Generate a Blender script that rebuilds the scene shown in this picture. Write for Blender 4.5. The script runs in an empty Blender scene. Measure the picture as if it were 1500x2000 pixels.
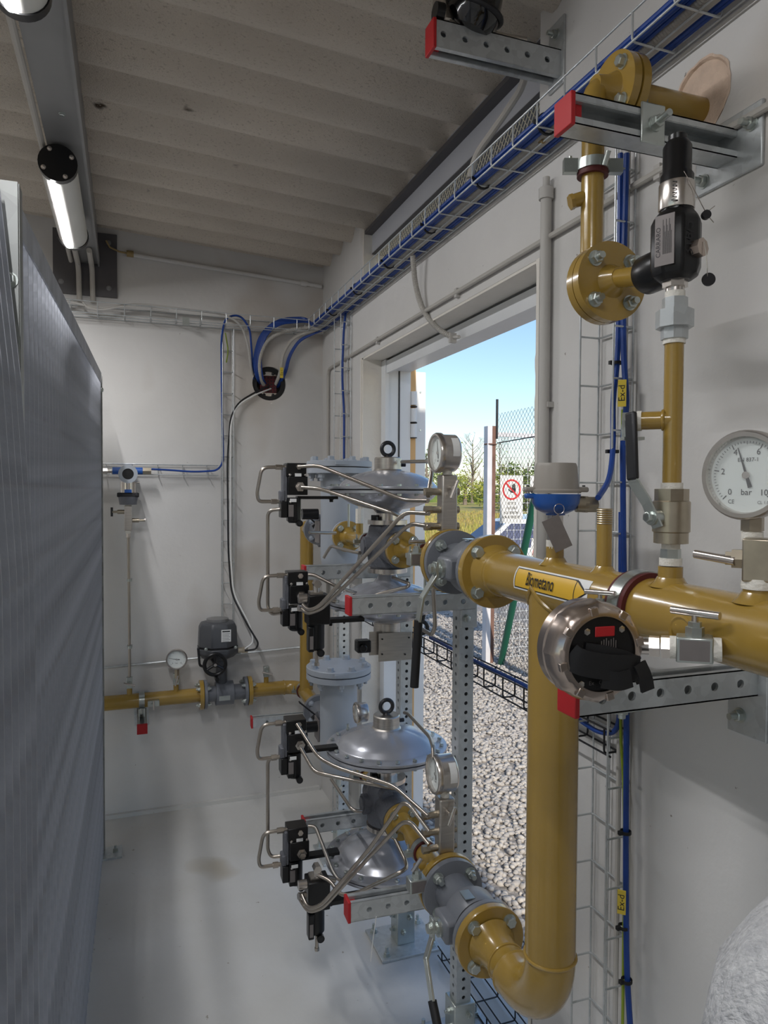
import bpy, math, random
import numpy as np
from mathutils import Vector, Matrix, Quaternion
V = Vector
SC = bpy.context.scene
COL = SC.collection
random.seed(7)
# ---------------------------------------------------------------- camera
F, CX, CY = 1390.0, 750.0, 1000.0                      # focal length and centre in pixels of the 1500x2000 frame
YAW, PIT, ROLL, EYE = math.radians(19.8), math.radians(1.65), math.radians(0.3), 1.5
FW = V((math.sin(YAW)*math.cos(PIT), math.cos(YAW)*math.cos(PIT), -math.sin(PIT)))
R0 = V((math.cos(YAW), -math.sin(YAW), 0)); U0 = R0.cross(FW)
RT = R0*math.cos(ROLL) + U0*math.sin(ROLL); UP = RT.cross(FW)
C0 = V((0, 0, EYE))
cam = bpy.data.cameras.new('camera'); cam.sensor_fit = 'VERTICAL'; cam.sensor_height = 36.0
cam.lens = 36.0*F/2000.0; cam.clip_start = 0.02; cam.clip_end = 500
camo = bpy.data.objects.new('camera', cam); COL.objects.link(camo)
M4 = Matrix.Identity(4)
for i in range(3):
    M4[i][0], M4[i][1], M4[i][2], M4[i][3] = RT[i], UP[i], -FW[i], C0[i]
camo.matrix_world = M4
SC.camera = camo
# ---------------------------------------------------------------- sky, sun, exposure
SC.view_settings.view_transform = 'Standard'; SC.view_settings.look = 'None'
SC.view_settings.exposure = 0.28; SC.view_settings.gamma = 1.0; SC.view_settings.use_curve_mapping = False
wd = bpy.data.worlds.new('sky'); SC.world = wd; wd.use_nodes = True
nt = wd.node_tree; bg = nt.nodes['Background']
sky = nt.nodes.new('ShaderNodeTexSky'); sky.sky_type = 'NISHITA'; sky.sun_disc = False
sky.sun_elevation = math.radians(30); sky.sun_rotation = math.radians(183); sky.air_density = 1.0; sky.dust_density = .4; sky.ozone_density = 2.5
nt.links.new(sky.outputs['Color'], bg.inputs['Color']); bg.inputs['Strength'].default_value = 0.145
sl = bpy.data.lights.new('sun', 'SUN'); sl.energy = 3.4; sl.angle = math.radians(1.0); sl.color = (1.0, 0.9, 0.75)
so = bpy.data.objects.new('sun', sl); COL.objects.link(so)
so.rotation_euler = V((0.06, 0.85, -0.5)).to_track_quat('-Z', 'Y').to_euler()
# ---------------------------------------------------------------- pixel -> place helpers
def ray(px, py): return FW + RT*((px-CX)/F) - UP*((py-CY)/F)
def aY(px, py, y): d = ray(px, py); return C0 + d*(y/d.y)
def aX(px, py, x): d = ray(px, py); return C0 + d*(x/d.x)
def aZ(px, py, z): d = ray(px, py); return C0 + d*((z-EYE)/d.z)
def vz(c, py):                                          # height on the upright line through c that shows at picture row py
    d = V((c.x, c.y, 0)); k = (CY-py)/F
    return EYE + (k*d.dot(FW)-d.dot(UP))/(UP.z-k*FW.z)
def aD(px, py, dep): return C0 + ray(px, py)*dep
# ---------------------------------------------------------------- materials
def lin(c):
    return tuple((x/255.0/12.92 if x/255.0 <= .04045 else ((x/255.0+.055)/1.055)**2.4) for x in c) + (1.0,)
def mat(name, rgb, rough=.5, metal=0.0, var=.0, scale=8.0, bump=0.0, bscale=60.0, rgb2=None, stretch=None, coat=0.0, emit=None, spots=None, voronoi=False, alpha=None, spec=None):
    m = bpy.data.materials.new(name); m.use_nodes = True
    t = m.node_tree; b = t.nodes['Principled BSDF']
    b.inputs['Roughness'].default_value = rough; b.inputs['Metallic'].default_value = metal
    if spec is not None: b.inputs['Specular IOR Level'].default_value = spec
    if coat: b.inputs['Coat Weight'].default_value = coat; b.inputs['Coat Roughness'].default_value = .12
    base = lin(rgb)
    b.inputs['Base Color'].default_value = base
    tc = t.nodes.new('ShaderNodeTexCoord'); src = tc.outputs['Object']
    if stretch:
        mp = t.nodes.new('ShaderNodeMapping'); mp.inputs['Scale'].default_value = stretch
        t.links.new(src, mp.inputs['Vector']); src = mp.outputs['Vector']
    col = None
    if var or rgb2:
        if voronoi:
            n = t.nodes.new('ShaderNodeTexVoronoi'); n.inputs['Scale'].default_value = scale; fac = n.outputs['Color']
        else:
            n = t.nodes.new('ShaderNodeTexNoise'); n.inputs['Scale'].default_value = scale; n.inputs['Detail'].default_value = 6; fac = n.outputs['Fac']
        t.links.new(src, n.inputs['Vector'])
        rp = t.nodes.new('ShaderNodeValToRGB')
        lo = tuple(max(0, x*(1-var)) for x in base[:3])+(1,); hi = tuple(min(1, x*(1+var)) for x in base[:3])+(1,)
        if rgb2: lo, hi = base, lin(rgb2)
        rp.color_ramp.elements[0].position = .3; rp.color_ramp.elements[1].position = .7
        rp.color_ramp.elements[0].color = lo; rp.color_ramp.elements[1].color = hi
        t.links.new(fac, rp.inputs['Fac']); col = rp.outputs['Color']
    if spots:                                        # small pits and stains: (rgb, scale, threshold)
        for (srgb, sscale, th) in spots:
            n2 = t.nodes.new('ShaderNodeTexNoise'); n2.inputs['Scale'].default_value = sscale; n2.inputs['Detail'].default_value = 3
            t.links.new(src, n2.inputs['Vector'])
            r2 = t.nodes.new('ShaderNodeValToRGB'); r2.color_ramp.elements[0].position = th; r2.color_ramp.elements[1].position = th+.06
            r2.color_ramp.elements[0].color = (0, 0, 0, 1); r2.color_ramp.elements[1].color = (1, 1, 1, 1)
            t.links.new(n2.outputs['Fac'], r2.inputs['Fac'])
            mx = t.nodes.new('ShaderNodeMixRGB'); mx.inputs['Color2'].default_value = lin(srgb)
            t.links.new(r2.outputs['Color'], mx.inputs['Fac'])
            if col is not None: t.links.new(col, mx.inputs['Color1'])
            else: mx.inputs['Color1'].default_value = base
            col = mx.outputs['Color']
    if col is not None: t.links.new(col, b.inputs['Base Color'])
    if bump:
        n3 = t.nodes.new('ShaderNodeTexNoise'); n3.inputs['Scale'].default_value = bscale; n3.inputs['Detail'].default_value = 4
        t.links.new(src, n3.inputs['Vector'])
        bp = t.nodes.new('ShaderNodeBump'); bp.inputs['Strength'].default_value = bump; bp.inputs['Distance'].default_value = .01
        t.links.new(n3.outputs['Fac'], bp.inputs['Height']); t.links.new(bp.outputs['Normal'], b.inputs['Normal'])
    if emit:
        b.inputs['Emission Color'].default_value = lin(emit[0]); b.inputs['Emission Strength'].default_value = emit[1]
    if alpha is not None: b.inputs['Alpha'].default_value = alpha
    return m
K = dict(
 wall=mat('white painted concrete', (208, 206, 203), .75, var=.07, scale=2.2, bump=.12, bscale=35, spots=[((120, 110, 100), 55, .735), ((192, 186, 179), 1.1, .56)]),
 jamb=mat('white plaster', (226, 221, 212), .8, var=.06, scale=5, bump=.25, bscale=60),
 floor=mat('painted concrete floor', (194, 192, 186), .45, rgb2=(212, 212, 210), scale=1.6, bump=.15, bscale=30, spots=[((122, 112, 92), 42, .715), ((158, 146, 122), 1.0, .60)]),
 ceil=mat('fibre cement sheet', (214, 204, 190), .9, var=.11, scale=1.8, bump=.55, bscale=210, stretch=(1, 2.5, 1), spots=[((78, 64, 52), 9, .72), ((190, 179, 165), 120, .60)]),
 yellow=mat('ochre yellow paint', (157, 127, 56), .26, var=.07, scale=9, bump=.05, bscale=45, coat=.5),
 grey=mat('grey paint', (112, 115, 121), .36, var=.05, scale=12, bump=.05, bscale=80),
 lgrey=mat('light grey paint', (158, 164, 172), .38, var=.04, scale=12),
 reg=mat('silver grey lacquer', (178, 180, 186), .27, .6, var=.04, scale=7),
 cast=mat('cast grey metal', (104, 106, 112), .5, .25, var=.1, scale=30, bump=.25, bscale=150),
 steel=mat('stainless steel', (208, 202, 196), .26, 1.0, var=.06, scale=30),
 tube=mat('stainless tube', (176, 168, 158), .3, 1.0, var=.05, scale=20),
 brush=mat('brushed steel', (196, 190, 182), .34, 1.0, var=.1, scale=20, stretch=(1, 1, 12)),
 zinc=mat('zinc plated steel', (188, 194, 190), .3, .85, var=.12, scale=18),
 galv=mat('galvanised steel', (192, 196, 197), .38, .55, var=.06, scale=70, voronoi=True, bump=.05, bscale=60),
 grate=mat('weathered galvanised grating', (172, 175, 183), .5, .2, var=.24, scale=14, bump=.1, bscale=80),
 grate2=mat('bright galvanised bar', (156, 158, 156), .42, .6, var=.15, scale=22, voronoi=True),
 dark=mat('dark steel', (58, 58, 60), .45, .7, var=.1, scale=20),
 black=mat('black anodised', (16, 16, 18), .32, .1, var=.1, scale=20),
 rubber=mat('black rubber', (20, 20, 22), .6),
 gloss=mat('glossy black lacquer', (10, 10, 11), .1, coat=.6),
 red=mat('red plastic cap', (176, 28, 34), .5),
 redrub=mat('dark red rubber', (84, 26, 26), .6),
 white=mat('white label', (226, 226, 224), .5),
 ptfe=mat('white sealing tape', (226, 222, 212), .7, bump=.3, bscale=200),
 blue=mat('blue cable sheath', (20, 62, 140), .42, var=.08, scale=40),
 bluep=mat('blue enamel', (26, 84, 164), .3, coat=.3),
 pvc=mat('grey pvc', (184, 181, 176), .5, var=.04),
 conduit=mat('grey conduit', (178, 174, 167), .55, var=.05),
 tan=mat('tan cable', (150, 128, 84), .6),
 ygreen=mat('yellow green earth wire', (140, 160, 40), .5),
 ytag=mat('yellow tag', (222, 196, 66), .5),
 orange=mat('sunlit jamb orange', (214, 170, 112), .5),  # sun glow of the door gap put into the colour
 doorw=mat('white door paint', (222, 224, 226), .4, var=.03),
 capg=mat('warm grey plastic', (150, 144, 136), .45, var=.03),
 tag=mat('steel tag plate', (128, 122, 120), .5, .4, var=.06, scale=60),
 dial=mat('gauge dial white', (216, 222, 218), .4),
 glass=mat('clear glass', (255, 255, 255), .02, alpha=.08),
 brass=mat('nickel brass', (178, 168, 150), .33, .9, var=.1, scale=40),
 bronze=mat('satin nickel', (192, 178, 168), .26, 1.0, var=.05, scale=10),
 beam=mat('grey painted steel', (126, 126, 126), .42, .15, var=.08, scale=6),
 beamd=mat('dark painted plate', (84, 82, 84), .55, .1, var=.08, scale=10),
 eave=mat('white grey flashing', (184, 186, 192), .5, var=.05, scale=4),
 screen=mat('cream mesh wire', (206, 198, 176), .6),
 led=mat('led strip', (255, 255, 255), .5, emit=((250, 250, 252), 285.0)),
 diff=mat('lamp diffuser', (206, 206, 200), .35),
 hole=mat('raw plaster', (214, 190, 170), .95, var=.12, scale=30, bump=.6, bscale=60),
 maroon=mat('maroon sealing block', (92, 22, 32), .6),
 gravel=mat('white gravel', (196, 190, 182), .85, rgb2=(150, 146, 144), scale=22),
 gravelb=mat('gravel bed', (176, 170, 164), .95, rgb2=(120, 116, 112), scale=45, bump=.8, bscale=40),
 road=mat('grey gravel track', (160, 160, 164), .95, rgb2=(134, 134, 140), scale=9, bump=.4, bscale=30),
 field=mat('meadow', (150, 158, 66), .95, rgb2=(176, 148, 104), scale=.35, bump=.6, bscale=6),
 blade=mat('grass blade', (150, 156, 70), .8, rgb2=(178, 150, 98), scale=.5),
 leafy=mat('autumn leaf', (150, 150, 52), .7, rgb2=(104, 122, 52), scale=.6),
 leafg=mat('green leaf', (74, 100, 46), .7, rgb2=(116, 130, 60), scale=.8),
 bark=mat('bark', (128, 116, 106), .9),
 postw=mat('weathered white post', (206, 206, 212), .6, var=.08, scale=10),
 rust=mat('rusty brown', (112, 84, 74), .85, var=.25, scale=9),
 wire=mat('grey fence wire', (84, 86, 84), .6, .4),
 wirew=mat('pale mesh wire', (206, 210, 214), .5),
 greenp=mat('green pole', (28, 94, 74), .5),
 signr=mat('sign red', (206, 44, 48), .5), signb=mat('print black', (22, 24, 28), .5),
 carw=mat('white car paint', (226, 230, 236), .25, coat=.5), carg=mat('dark car glass', (34, 52, 96), .35, spec=.15),
 tyre=mat('tyre', (26, 26, 28), .8),
 wool=mat('light grey sweatshirt', (196, 196, 196), .95, rgb2=(170, 170, 172), scale=90, stretch=(3, 1, 1), bump=.5, bscale=160),
 jeans=mat('dark blue denim', (44, 54, 78), .9), skin=mat('skin', (206, 160, 134), .6), hair=mat('brown hair', (60, 44, 34), .8),
 sticker=mat('yellow sticker', (216, 172, 52), .4),
 actu=mat('dark grey actuator', (74, 76, 80), .42, var=.06, scale=20),
)
# ---------------------------------------------------------------- mesh builder
def fr(axis):
    a = V(axis).normalized()
    h = V((0, 0, 1)) if abs(a.z) < .9 else V((1, 0, 0))
    u = h.cross(a).normalized(); return u, a.cross(u), a
class MB:
    def __init__(s): s.v = []; s.f = []
    def add(s, vs, fs):
        n = len(s.v); s.v += [V(q) for q in vs]; s.f += [tuple(i+n for i in f) for f in fs]; return s
    def box(s, c, size, ax=None):
        c = V(c); u, v, w = ax if ax else (V((1, 0, 0)), V((0, 1, 0)), V((0, 0, 1)))
        p = [c + u*(size[0]/2*i) + v*(size[1]/2*j) + w*(size[2]/2*k) for k in (-1, 1) for j in (-1, 1) for i in (-1, 1)]
        return s.add(p, [(0, 2, 3, 1), (4, 5, 7, 6), (0, 1, 5, 4), (2, 6, 7, 3), (0, 4, 6, 2), (1, 3, 7, 5)])
    def lo(s, a, b):
        a = V(a); b = V(b); return s.box((a+b)/2, [abs(b[i]-a[i]) for i in range(3)])
    def lathe(s, prof, o, axis=(0, 0, 1), n=24, mod=None, spin=0.0):
        o = V(o); u, v, a = fr(axis); vs = []; fs = []
        for i, (r, h) in enumerate(prof):
            for k in range(n):
                t = 2*math.pi*k/n + spin; hh = h
                if mod: r2, hh = mod(r, h, t, i)
                else: r2 = r
                vs.append(o + a*hh + (u*math.cos(t)+v*math.sin(t))*r2)
        for i in range(len(prof)-1):
            for k in range(n):
                k2 = (k+1) % n; fs.append((i*n+k, i*n+k2, (i+1)*n+k2, (i+1)*n+k))
        if prof[0][0] > 1e-6: fs.append(tuple(reversed(range(n))))
        if prof[-1][0] > 1e-6: fs.append(tuple(range((len(prof)-1)*n, len(prof)*n)))
        return s.add(vs, fs)
    def cyl(s, p0, p1, r, r2=None, n=20, spin=0.0):
        p0 = V(p0); p1 = V(p1); L = (p1-p0).length
        return s.lathe([(r, 0), (r if r2 is None else r2, L)], p0, p1-p0, n, spin=spin)
    def ring(s, p0, p1, r, ri, n=32):
        p0 = V(p0); p1 = V(p1); L = (p1-p0).length; u, v, a = fr(p1-p0); vs = []; fs = []
        pr = [(r, 0), (r, L), (ri, L), (ri, 0)]
        for (q, h) in pr:
            for k in range(n):
                t = 2*math.pi*k/n; vs.append(p0 + a*h + (u*math.cos(t)+v*math.sin(t))*q)
        for i in range(4):
            for k in range(n):
                k2 = (k+1) % n; j = (i+1) % 4; fs.append((i*n+k, i*n+k2, j*n+k2, j*n+k))
        return s.add(vs, fs)
    def torus(s, c, axis, R, r, n=24, m=8, a0=0.0, a1=2*math.pi):
        c = V(c); u, v, a = fr(axis); full = abs(a1-a0) > 6.28; N = n if full else n+1; vs = []; fs = []
        for k in range(N):
            t = a0 + (a1-a0)*k/n; d = u*math.cos(t)+v*math.sin(t)
            for j in range(m):
                q = 2*math.pi*j/m; vs.append(c + d*(R+r*math.cos(q)) + a*(r*math.sin(q)))
        for k in range(n):
            k2 = (k+1) % N
            for j in range(m):
                j2 = (j+1) % m; fs.append((k*m+j, k2*m+j, k2*m+j2, k*m+j2))
        return s.add(vs, fs)
    def tube(s, pts, r, n=10, bend=0.0, seg=6, rad=None):
        pts = [V(p) for p in pts]
        if bend:
            q = [pts[0]]
            for i in range(1, len(pts)-1):
                a, b, c = pts[i-1], pts[i], pts[i+1]
                d = min(bend, (a-b).length*.48, (c-b).length*.48)
                p0 = b + (a-b).normalized()*d; p1 = b + (c-b).normalized()*d
                for k in range(seg+1):
                    t = k/seg; q.append(p0*(1-t)**2 + b*(2*t*(1-t)) + p1*t*t)
            pts = q + [pts[-1]]
        vs = []; fs = []; u = None
        for i, p in enumerate(pts):
            a = (pts[min(i+1, len(pts)-1)] - pts[max(i-1, 0)])
            if a.length < 1e-9: a = V((0, 0, 1))
            a.normalize()
            if u is None: u = fr(a)[0]
            else: u = (u - a*u.dot(a)).normalized()
            w = a.cross(u); rr = rad[i] if rad else r
            for k in range(n):
                t = 2*math.pi*k/n; vs.append(p + (u*math.cos(t)+w*math.sin(t))*rr)
        for i in range(len(pts)-1):
            for k in range(n):
                k2 = (k+1) % n; fs.append((i*n+k, i*n+k2, (i+1)*n+k2, (i+1)*n+k))
        fs.append(tuple(reversed(range(n)))); fs.append(tuple(range((len(pts)-1)*n, len(pts)*n)))
        return s.add(vs, fs)
    def prism(s, poly, o, u, v, depth):
        o = V(o); u = V(u); v = V(v); w = u.cross(v).normalized()*depth; n = len(poly)
        vs = [o+u*a+v*b for a, b in poly] + [o+u*a+v*b+w for a, b in poly]
        fs = [tuple(reversed(range(n))), tuple(range(n, 2*n))] + [(i, (i+1) % n, n+(i+1) % n, n+i) for i in range(n)]
        return s.add(vs, fs)
    def perf(s, o, u, v, L, Wd, holes, r, depth, n=12):
        """plate L x Wd in the u,v plane with round holes at (a, Wd/2), each with a short bore going to -normal"""
        o = V(o); u = V(u).normalized(); v = V(v).normalized(); w = u.cross(v)
        holes = sorted(holes); edges = [0.0]
        for i in range(len(holes)-1): edges.append((holes[i]+holes[i+1])/2)
        edges.append(L)
        for i, h in enumerate(holes):
            a0, a1 = edges[i], edges[i+1]
            angs = [2*math.pi*k/n for k in range(n)] + [math.atan2(y, x) % (2*math.pi) for x in (a0-h, a1-h) for y in (-Wd/2, Wd/2)]
            angs = sorted(set(round(q, 6) for q in angs)); m = len(angs); ci = []; co = []; cb = []
            for q in angs:
                cx, sy = math.cos(q), math.sin(q)
                tx = ((a1-h) if cx > 0 else (a0-h))/cx if abs(cx) > 1e-9 else 1e9
                ty = (Wd/2 if sy > 0 else -Wd/2)/sy if abs(sy) > 1e-9 else 1e9
                t = min(tx, ty)
                p = o + u*(h+cx*r) + v*(Wd/2+sy*r); ci.append(p); cb.append(p - w*depth); co.append(o + u*(h+cx*t) + v*(Wd/2+sy*t))
            fs = []
            for k in range(m):
                k2 = (k+1) % m; fs.append((k, m+k, m+k2, k2)); fs.append((2*m+k, k, k2, 2*m+k2))
            s.add(ci+co+cb, fs)
        return s
    def mesh(s, name, m, smooth=True, loc=(0, 0, 0), ang=.62):
        me = bpy.data.meshes.new(name); l = V(loc)
        me.from_pydata([tuple(p-l) for p in s.v], [], s.f); me.update()
        if m is not None: me.materials.append(m)
        if smooth:
            me.shade_smooth(); me.set_sharp_from_angle(angle=ang)
        return me
def wloc(o):
    p = V(o.location); q = o.parent
    while q: p += V(q.location); q = q.parent
    return p
def tagit(o, label=None, cat=None, group=None, kind=None):
    if label: o['label'] = label
    if cat: o['category'] = cat
    if group: o['group'] = group
    if kind: o['kind'] = kind
    return o
def thing(name, label, cat, loc, group=None):
    o = bpy.data.objects.new(name, None); COL.objects.link(o); o.location = V(loc); o.empty_display_size = .05
    return tagit(o, label, cat, group)
def part(name, mb, m, parent=None, label=None, kind=None, bevel=0, smooth=True, loc=None, cat=None, group=None, ang=.62):
    """world-space builder -> one mesh object; its origin is its parent's place (or loc)"""
    base = wloc(parent) if parent else V(loc if loc is not None else (0, 0, 0))
    if isinstance(m, str): m = K[m]
    if parent is None and loc is None and mb.v:
        lo_ = V([min(p[i] for p in mb.v) for i in range(3)]); hi_ = V([max(p[i] for p in mb.v) for i in range(3)])
        base = V(((lo_.x+hi_.x)/2, (lo_.y+hi_.y)/2, lo_.z))
    o = bpy.data.objects.new(name, mb.mesh(name, m, smooth, base, ang)); COL.objects.link(o)
    if parent: o.parent = parent
    else: o.location = base
    if bevel:
        bm = o.modifiers.new('bevel', 'BEVEL'); bm.width = bevel; bm.segments = 2; bm.limit_method = 'ANGLE'; bm.angle_limit = .7
    return tagit(o, label, cat, group, kind)
def inst(name, me, parent, p, axis=(0, 0, 1), spin=0.0):
    o = bpy.data.objects.new(name, me); COL.objects.link(o); o.parent = parent
    o.location = V(p) - wloc(parent)
    u, v, a = fr(axis); c, s_ = math.cos(spin), math.sin(spin)
    u2, v2 = u*c+v*s_, v*c-u*s_
    o.rotation_mode = 'QUATERNION'; o.rotation_quaternion = Matrix((u2, v2, a)).transposed().to_quaternion()
    return o
def struct(name, mb, m, parent=None, **k):
    o = part(name, mb, m, parent, **k)
    if parent is None: o['kind'] = 'structure'
    return o
def hexbolt(r, h, shank=0.0, wash=True):
    b = MB()
    if wash: b.cyl((0, 0, 0), (0, 0, h*.18), r*1.25, n=16)
    b.lathe([(r*1.0, h*.18), (r, h*.9), (r*.82, h)], (0, 0, 0), n=6)
    if shank: b.cyl((0, 0, h*.9), (0, 0, h+shank), r*.55, n=12)
    return b
_bolts = {}
def boltmesh(r, h, shank=0.0, m='zinc', wash=True):
    k = (round(r, 5), round(h, 5), round(shank, 5), m, wash)
    if k not in _bolts: _bolts[k] = hexbolt(r, h, shank, wash).mesh('hex_bolt', K[m])
    return _bolts[k]
def bolts(parent, c, axis, R, n, r, h, shank=0.0, a0=math.pi/4, m='zinc', wash=True, name='bolt'):
    u, v, a = fr(axis); me = boltmesh(r, h, shank, m, wash)
    for k in range(n):
        t = a0 + 2*math.pi*k/n
        inst(name, me, parent, V(c)+(u*math.cos(t)+v*math.sin(t))*R, a, spin=random.random())
def textmesh(txt, size, align='CENTER', bold=0.0):
    cu = bpy.data.curves.new('txt', 'FONT'); cu.body = txt; cu.size = size; cu.align_x = align; cu.align_y = 'CENTER'; cu.resolution_u = 3; cu.offset = bold
    ob = bpy.data.objects.new('txt', cu); COL.objects.link(ob)
    me = bpy.data.meshes.new_from_object(ob)
    vs = [V(q.co) for q in me.vertices]; fs = [tuple(p.vertices) for p in me.polygons]
    bpy.data.objects.remove(ob); bpy.data.curves.remove(cu); bpy.data.meshes.remove(me)
    return vs, fs
def text(mb, txt, size, o, u, v, align='CENTER', sx=1.0):
    vs, fs = textmesh(txt, size, align); o = V(o); u = V(u); v = V(v)
    return mb.add([o+u*(q.x*sx)+v*q.y for q in vs], fs)
X1, Y1, Z1 = V((1, 0, 0)), V((0, 1, 0)), V((0, 0, 1))
WX, BY = .914, 3.45                      # inner face of the right wall, of the back wall
# ================================================================ the setting
def zc(x): return 2.67 - .064*x
struct('floor', MB().lo((-2.4, -1.7, -.15), (1.1, 3.65, 0)), 'floor', loc=(0, 0, 0))
# right wall with doorway, slot under the eaves and the round pipe hole
HY, HZ, HR = .972, 2.165, .066
w = MB()
w.lo((WX, -1.7, -.2), (1.1, .8, 2.66)); w.lo((WX, 1.15, -.2), (1.1, 1.475, 2.62))
w.lo((WX, .8, -.2), (1.1, 1.15, 1.99)); w.lo((WX, .8, 2.34), (1.1, 1.15, 2.66))
w.lo((1.04, .8, 1.99), (1.1, 1.15, 2.34))
w.perf((WX, 1.15, 1.99), -Y1, Z1, .35, .35, [1.15-HY], HR, .126, n=28)
w.lo((WX, 2.815, -.2), (1.1, 3.65, 2.62)); w.lo((WX, 1.475, 2.05), (1.1, 2.815, 2.33))
wr = struct('wall_right', w, 'wall', loc=(WX, 1, 0))
def _rim(r, h, t, i): return (r + (.002*math.sin(5*t+1)*math.sin(3*t)+.0008*math.sin(17*t) if i in (1, 2) else 0), h)
part('hole_rim', MB().lathe([(HR-.006, .004), (HR-.003, -.0012), (HR+.001, -.0012), (HR-.004, .006)], (WX, HY, HZ), X1, 60, mod=_rim), 'hole', wr)
part('hole_lining', MB().ring((WX+.002, HY, HZ), (1.035, HY, HZ), HR+.001, HR-.004), 'hole', wr)
part('hole_bottom', MB().cyl((WX+.03, HY, HZ), (WX+.036, HY, HZ), HR), 'hole', wr)
part('plaster_reveal', MB().lo((WX+.001, 2.805, -.1), (1.0, 2.8149, 2.05)).lo((WX+.001, 1.4751, -.1), (1.0, 1.482, 2.05)).lo((WX+.001, 1.475, 2.043), (1.0, 2.815, 2.0499)), 'jamb', wr)
part('lit_pier_face', MB().lo((WX+.001, 2.806, 2.361), (1.1, 2.8149, 2.6)), 'jamb', wr)  # lighter facing carries the slot light that falls on this side
b = MB()                                               # hand-trowelled lip along the door edge
for (ye, d) in ((1.4745, 1), (2.8155, -1)):
    vs = []; fs = []; n_ = 110
    for k in range(n_+1):
        z = -.1+2.15*k/n_; q = d*random.uniform(-.001, .0045)*(1 if d > 0 else .5)
        vs += [(WX-.003, ye-d*.012, z), (WX-.003, ye+q, z), (WX+.012, ye+q+d*.001, z)]
    for k in range(n_): a = 3*k; fs += [(a, a+1, a+4, a+3), (a+1, a+2, a+5, a+4)]
    b.add(vs, fs)
part('trowelled_edge', b, 'jamb', wr, kind='stuff', smooth=False)
# back wall with the cable transit hole
TX, TZ, TR = .648, 2.02, .082
w = MB()
w.lo((-2.4, BY, -.2), (.53, 3.65, 2.9)); w.lo((.77, BY, -.2), (1.1, 3.65, 2.9))
w.lo((.53, BY, -.2), (.77, 3.65, 1.9)); w.lo((.53, BY, 2.14), (.77, 3.65, 2.9)); w.lo((.53, 3.56, 1.9), (.77, 3.65, 2.14))
w.perf((.53, BY, 1.9), X1, Z1, .24, .24, [TX-.53], TR, .11, n=32)
wb = struct('wall_back', w, 'wall', loc=(0, BY, 0))
w = MB()
w.lo((-2.5, -1.7, -.2), (-2.4, -1.4, 2.9)); w.lo((-2.5, .9, -.2), (-2.4, 3.65, 2.9)); w.lo((-2.5, -1.4, 2.4), (-2.4, .9, 2.9))  # unseen opening, made large to let daylight fill the room
struct('wall_left', w, 'wall', loc=(-2.4, 0, 0))
struct('wall_front', MB().lo((-2.5, -1.8, -.2), (1.1, -1.7, 2.9)), 'wall', loc=(0, -1.7, 0))
struct('trim_1', MB().lo((-.75, BY-.02, 0), (.9, BY, .018)), 'floor')      # rough fillet where floor meets back wall
# corrugated roof sheets
ce = bpy.data.objects.new('ceiling', None); COL.objects.link(ce); ce.location = (0, 1, 2.67); ce['kind'] = 'structure'
def sheet(y0, y1, dz):
    b = MB(); n = int((y1-y0)/.0177)
    xs = (-2.45, -1.2, -.12, .4, .92, 1.06)
    for side in (0, 1):
        vs = []; fs = []
        for i in range(n+1):
            y = y0+(y1-y0)*i/n; c = math.cos(2*math.pi*(y-2.366)/.1735); z = .031*c*(1.15-.15*c*c)
            for x in xs: vs.append((x, y, zc(x)+z+dz+side*.007))
        m = len(xs)
        for i in range(n):
            for j in range(m-1):
                q = (i*m+j, i*m+j+1, (i+1)*m+j+1, (i+1)*m+j); fs.append(q if side else tuple(reversed(q)))
        b.add(vs, fs)
        if side:
            N = (n+1)*m; k0 = len(b.v)-2*N
            b.f += [(k0+j, k0+j+1, k0+N+j+1, k0+N+j) for j in range(m-1)]
    return b
part('corrugated_sheet', sheet(2.36, 3.64, -.006), 'ceil', ce, ang=1.2)
part('corrugated_sheet', sheet(-1.75, 2.40, .006), 'ceil', ce, ang=1.2)
# door frame, door leaf folded back outside
fr_ = thing('door_1', 'white steel frame of the open doorway', 'door', (1.05, 2.8, 0)); fr_['kind'] = 'structure'
part('jamb_profile', MB().lo((.995, 2.755, -.1), (1.01, 2.806, 2.04)).lo((1.01, 2.775, -.1), (1.115, 2.806, 2.04)), 'doorw', fr_)
part('jamb_strip', MB().lo((1.06, 2.772, -.1), (1.066, 2.776, 2.0)), 'dark', fr_)
part('head_profile', MB().lo((1.0, 1.482, 1.985), (1.012, 2.806, 2.035)).lo((1.012, 1.482, 2.0), (1.115, 2.806, 2.04)), 'doorw', fr_)
part('near_jamb_profile', MB().lo((1.0, 1.482, -.1), (1.115, 1.50, 2.04)), 'doorw', fr_)
part('sunlit_stop', MB().lo((1.116, 2.785, -.1), (1.142, 2.806, 2.02)), 'orange', fr_)  # orange strip stands for sunlight in the gap between frame and leaf
hg = MB()
for z in (1.89, 1.82, 1.755): hg.cyl((1.128, 2.772, z-.028), (1.128, 2.772, z+.028), .013, n=14)
hgo = part('hinge', hg, 'doorw', fr_)
part('hinge_washer', MB().cyl((1.128, 2.772, 1.853), (1.128, 2.772, 1.857), .0145).cyl((1.128, 2.772, 1.786), (1.128, 2.772, 1.79), .0145).cyl((1.128, 2.772, 1.724), (1.128, 2.772, 1.727), .0145), 'rubber', hgo)
dl = thing('door_2', 'white door leaf swung back flat against the outside wall', 'door', (1.16, 3.2, -.1)); dl['kind'] = 'structure'
part('leaf', MB().lo((1.143, 2.79, -.09), (1.19, 3.75, 2.005)), 'doorw', dl, bevel=.002)
part('edge_plate', MB().lo((1.152, 2.787, .92), (1.178, 2.7905, .985)), 'dark', dl)
part('edge_screw', MB().cyl((1.165, 2.7905, 1.92), (1.165, 2.787, 1.92), .004).cyl((1.165, 2.7905, 1.76), (1.165, 2.787, 1.76), .004), 'zinc', dl)
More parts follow.
